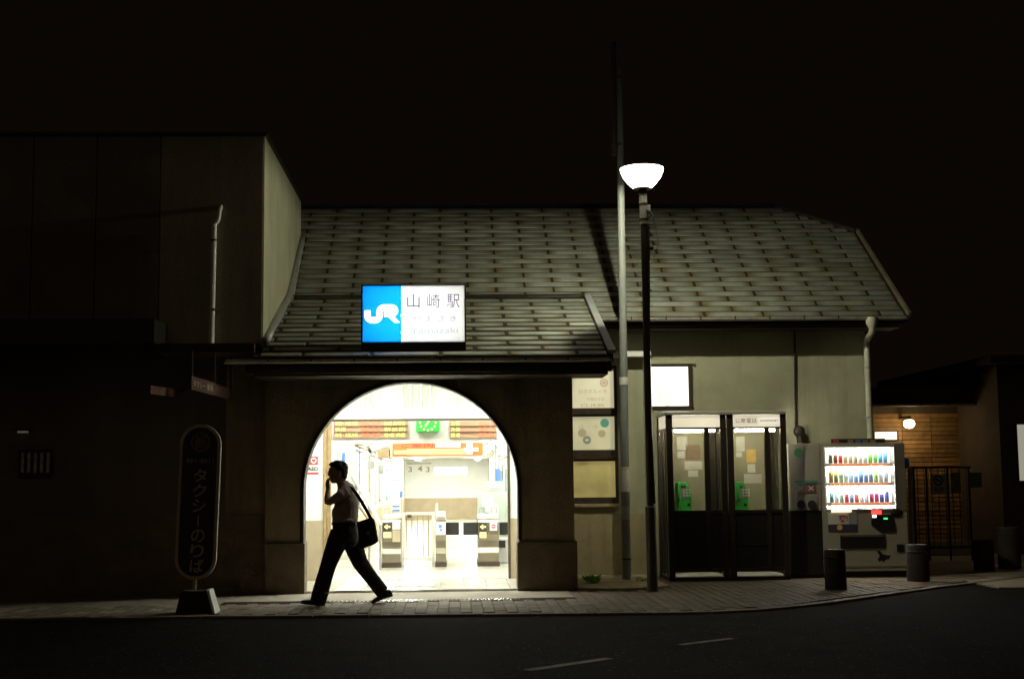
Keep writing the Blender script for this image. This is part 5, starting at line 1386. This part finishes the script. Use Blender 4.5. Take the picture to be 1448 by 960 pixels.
fuse(hand(w1_, Vector((-.15, .25, 1)), Vector((.75, .5, .25)), (.55, .7, .5), 1), 'hand', 'skin', man, .0045, 2)
w2_ = at(486, 750, YW)+Vector((0, .19, 0))
fuse(hand(w2_, Vector((-.3, 0, -1)), Vector((-.3, -.9, .1)), (.3, .4, .3), -1), 'hand', 'skin', man, .0045, 2)
# hair cap
hr_ = MB()
pell(hr_, 481, 661.5, 0, 11.2, .083, 10.6); pell(hr_, 485, 666.5, 0, 7.4, .078, 9.2); pell(hr_, 471.5, 656.5, 0, 5.6, .06, 4.2)
pell(hr_, 467.5, 656.8, .01, 3.0, .04, 2.0); pell(hr_, 476, 652.6, -.01, 4.5, .05, 2.2); pell(hr_, 483.5, 653.5, .01, 4, .05, 2.2); pell(hr_, 487, 674, 0, 4, .055, 4)
for i in range(60):
    a = random.uniform(-.4, 3.3); b = random.uniform(-1, 1)
    c_ = at(480.5+math.cos(a)*10.8, 662-math.sin(a)*10.2, YW)+Vector((0, b*.055, 0))
    hr_.ell(c_, (.012, .012, .009), 8, 6)
fuse(hr_, 'hair', 'hair', man, .006, 2)
for s_ in (-1, 1):
    e_ = MB(); pell(e_, 467.9, 665.6, s_*.030, 1.1, .011, .9); e_.build('eye', 'shoe', man, smooth=True)
# shirt: trunk, collar, short sleeves
sh = MB()
etube(sh, [(486.0, 684.5, 0, 7.6, .062), (487.5, 688, 0, 11.5, .12), (489.3, 693, 0, 13.6, .165), (490.2, 700, 0, 15.8, .178), (490.6, 708, 0, 17.0, .178), (490.0, 718, 0, 17.6, .168), (488.6, 728, 0, 18.0, .160), (487.8, 737, 0, 18.3, .160), (487.6, 742, 0, 17.8, .160)], 24)
pell(sh, 503, 712, 0, 4.5, .10, 15); pell(sh, 473.5, 726, 0, 4.5, .09, 10)
etube(sh, [(491, 693.5, -.155, 7.6, .062), (484, 699.5, -.192, 7.4, .062), (475.5, 705.5, -.20, 6.6, .057), (472.5, 707.5, -.198, 6.3, .054)])
etube(sh, [(490.5, 693.5, .155, 7.6, .062), (493.5, 706, .193, 7, .060), (495.5, 716, .203, 6.4, .056)])
for (px, py, ly, rx, rz) in ((476, 715, -.11, 2, 5), (497, 722, -.13, 1.6, 6), (484, 733, -.14, 6, 1.6), (494, 735, -.145, 6, 1.5), (487, 726, -.15, 5, 1.3)):
    pell(sh, px, py, ly, rx, .03, rz)
fuse(sh, 'shirt', 'shirt', man, .008, 3)
cl = MB(); etube(cl, [(484.3, 681.2, 0, 7.6, .066), (485.6, 685.5, 0, 9.2, .078)], 18); fuse(cl, 'collar', 'shirt', man, .007, 1)
# trousers: hips and two legs
tr = MB()
etube(tr, [(487.7, 738.5, 0, 17.6, .158), (488, 748, 0, 18.0, .168), (489, 757, 0, 18.2, .172), (489.5, 766, 0, 16.5, .165), (489.5, 773, 0, 12, .13)], 22)
etube(tr, [(483, 752, N_, 15, .088), (477.5, 766, N_, 14.4, .09), (472, 780, N_, 13.0, .082), (466, 796, N_-.005, 11.5, .072), (461.5, 811, N_-.005, 11.2, .068), (456.8, 827, N_, 11.6, .068), (452.8, 841, N_, 11.6, .07), (451, 849, N_, 11.4, .070)])
etube(tr, [(492, 752, F_, 14, .088), (497.5, 767, F_, 14, .09), (502.5, 781, F_, 13.0, .082), (508.5, 796, F_, 11.4, .072), (518.5, 810, F_, 10.4, .068), (528, 822, F_, 10.0, .066), (536.5, 833, F_, 10.0, .066), (540.5, 838, F_, 10.0, .066)])
for (px, py, ly, rx, rz) in ((468, 800, N_-.06, 5, 1.3), (462, 838, N_-.05, 6, 1.3), (455, 845, N_-.05, 7, 1.3), (532, 831, F_-.05, 5, 1.5), (512, 800, F_-.05, 5, 1.3), (484, 770, N_-.06, 1.4, 6)):
    pell(tr, px, py, ly, rx, .025, rz)
fuse(tr, 'trousers', 'trousers', man, .008, 3)
blt = MB(); etube(blt, [(487.6, 737.6, 0, 18.9, .168), (487.7, 741.2, 0, 18.9, .170)], 22); blt.build('belt', 'shoe', man)
# shoes: sole, toe box and heel counter
def shoe(heel, toe, ly, name='shoe'):
    h = at(*heel, YW)+Vector((0, ly, 0)); t = at(*toe, YW)+Vector((0, ly, 0)); d = (t-h); L_ = d.length; d.normalize(); u = Vector((0, 1, 0)).cross(d); u = u if u.z > 0 else -u
    mb = MB(); n = 14
    prof = [(0.0, .030, .030, .052), (.05, .036, .036, .075), (.25, .040, .040, .080), (.45, .040, .034, .064), (.65, .047, .030, .050), (.85, .045, .022, .040), (.97, .030, .018, .030), (1.0, .012, .012, .022)]
    rings = []
    for f_, w_, hb, ht in prof:
        c = h + d*(L_*f_) + u*(ht/2)
        rings.append([c + Vector((0, 1, 0))*w_*math.cos(k*2*math.pi/n) + u*(ht/2)*math.sin(k*2*math.pi/n) for k in range(n)])
    vs = [v for r in rings for v in r]; m = len(rings)
    mb.add(vs, [(i*n+k, i*n+(k+1) % n, (i+1)*n+(k+1) % n, (i+1)*n+k) for i in range(m-1) for k in range(n)] + [tuple(range(n-1, -1, -1)), tuple(range((m-1)*n, m*n))])
    o = mb.build(name, 'shoe', man, smooth=True)
    so = MB()
    for a_, b_2, w_ in ((0, .30, .038), (.32, .98, .044)):
        so.obox(h+d*(L_*a_)-Vector((0, w_, 0))-u*(.016 if a_ == 0 else .008), d*(L_*(b_2-a_)), Vector((0, 2*w_, 0)), u*(.022 if a_ == 0 else .014))
    so.build('sole', 'shoe', o, bevel=.006)
shoe((460.5, 855.0), (426.5, 850.5), N_)
shoe((554.5, 841.0), (525, 853.5), F_)
for (a, b, ly) in (((451, 847), (453, 853), N_), ((540, 836), (548, 843), F_)):
    m_ = MB(); etube(m_, [(*a, ly, 6, .045), (*b, ly, 6, .04)]); m_.build('sock', 'shoe', man, smooth=True)
# shoulder bag
bg_ = thing('shoulder_bag', 'black shoulder bag hanging at the walking man\'s hip', 'bag', at(521, 772, YW)+Vector((0, -.26, 0)))
bc = [(508, 738), (528, 731), (531.5, 734), (536.5, 763), (534, 766.5), (514, 774.5), (510.5, 772)]
yb0, yb1 = YW-.30, YW-.17
bb = MB(); bb.prism([(at(a, b, YW).x, at(a, b, YW).z) for a, b in bc][::-1], yb0, yb1); bb.build('bag_body', 'bag_cloth', bg_, bevel=.02)
fl_ = MB(); fl_.prism([(at(a, b, YW).x, at(a, b, YW).z) for a, b in [(507, 737), (529, 729.5), (533, 752), (511, 760)]][::-1], yb0-.012, yb0-.001); fl_.build('flap', 'bag_cloth', bg_, bevel=.005)
bk_ = at(523, 752, YW); MB().box(bk_.x-.015, bk_.x+.015, yb0-.02, yb0-.0125, bk_.z-.02, bk_.z+.02).build('buckle', 'zinc', bg_)
sp = [(527, 733, -.235), (521, 722, -.232), (513, 708, -.215), (506, 698, -.18), (499, 690.5, -.12), (492, 687.5, -.085), (484, 692, -.115), (478, 700, -.10)]
spp = [at(a, b, YW)+Vector((0, c, 0)) for a, b, c in sp]
def ribbon(mb, pts, w, th):
    for a, b in zip(pts, pts[1:]):
        t = (b-a).normalized(); s_ = Vector((t.z, 0, -t.x)).normalized(); n_ = t.cross(s_)
        mb.obox(a - s_*w/2 - n_*th/2, (b-a)*1.03, s_*w, n_*th)
rbn = MB(); ribbon(rbn, spp[:6], .034, .008); rbn.build('strap', 'bag_cloth', bg_)
mat('strap_red', (.22, .03, .025), .8, .1, 10, 0)
rb2 = MB(); ribbon(rb2, [p+Vector((-.012, .006, -.012)) for p in spp[:4]], .012, .006); rb2.build('strap_edge', 'strap_red', bg_)
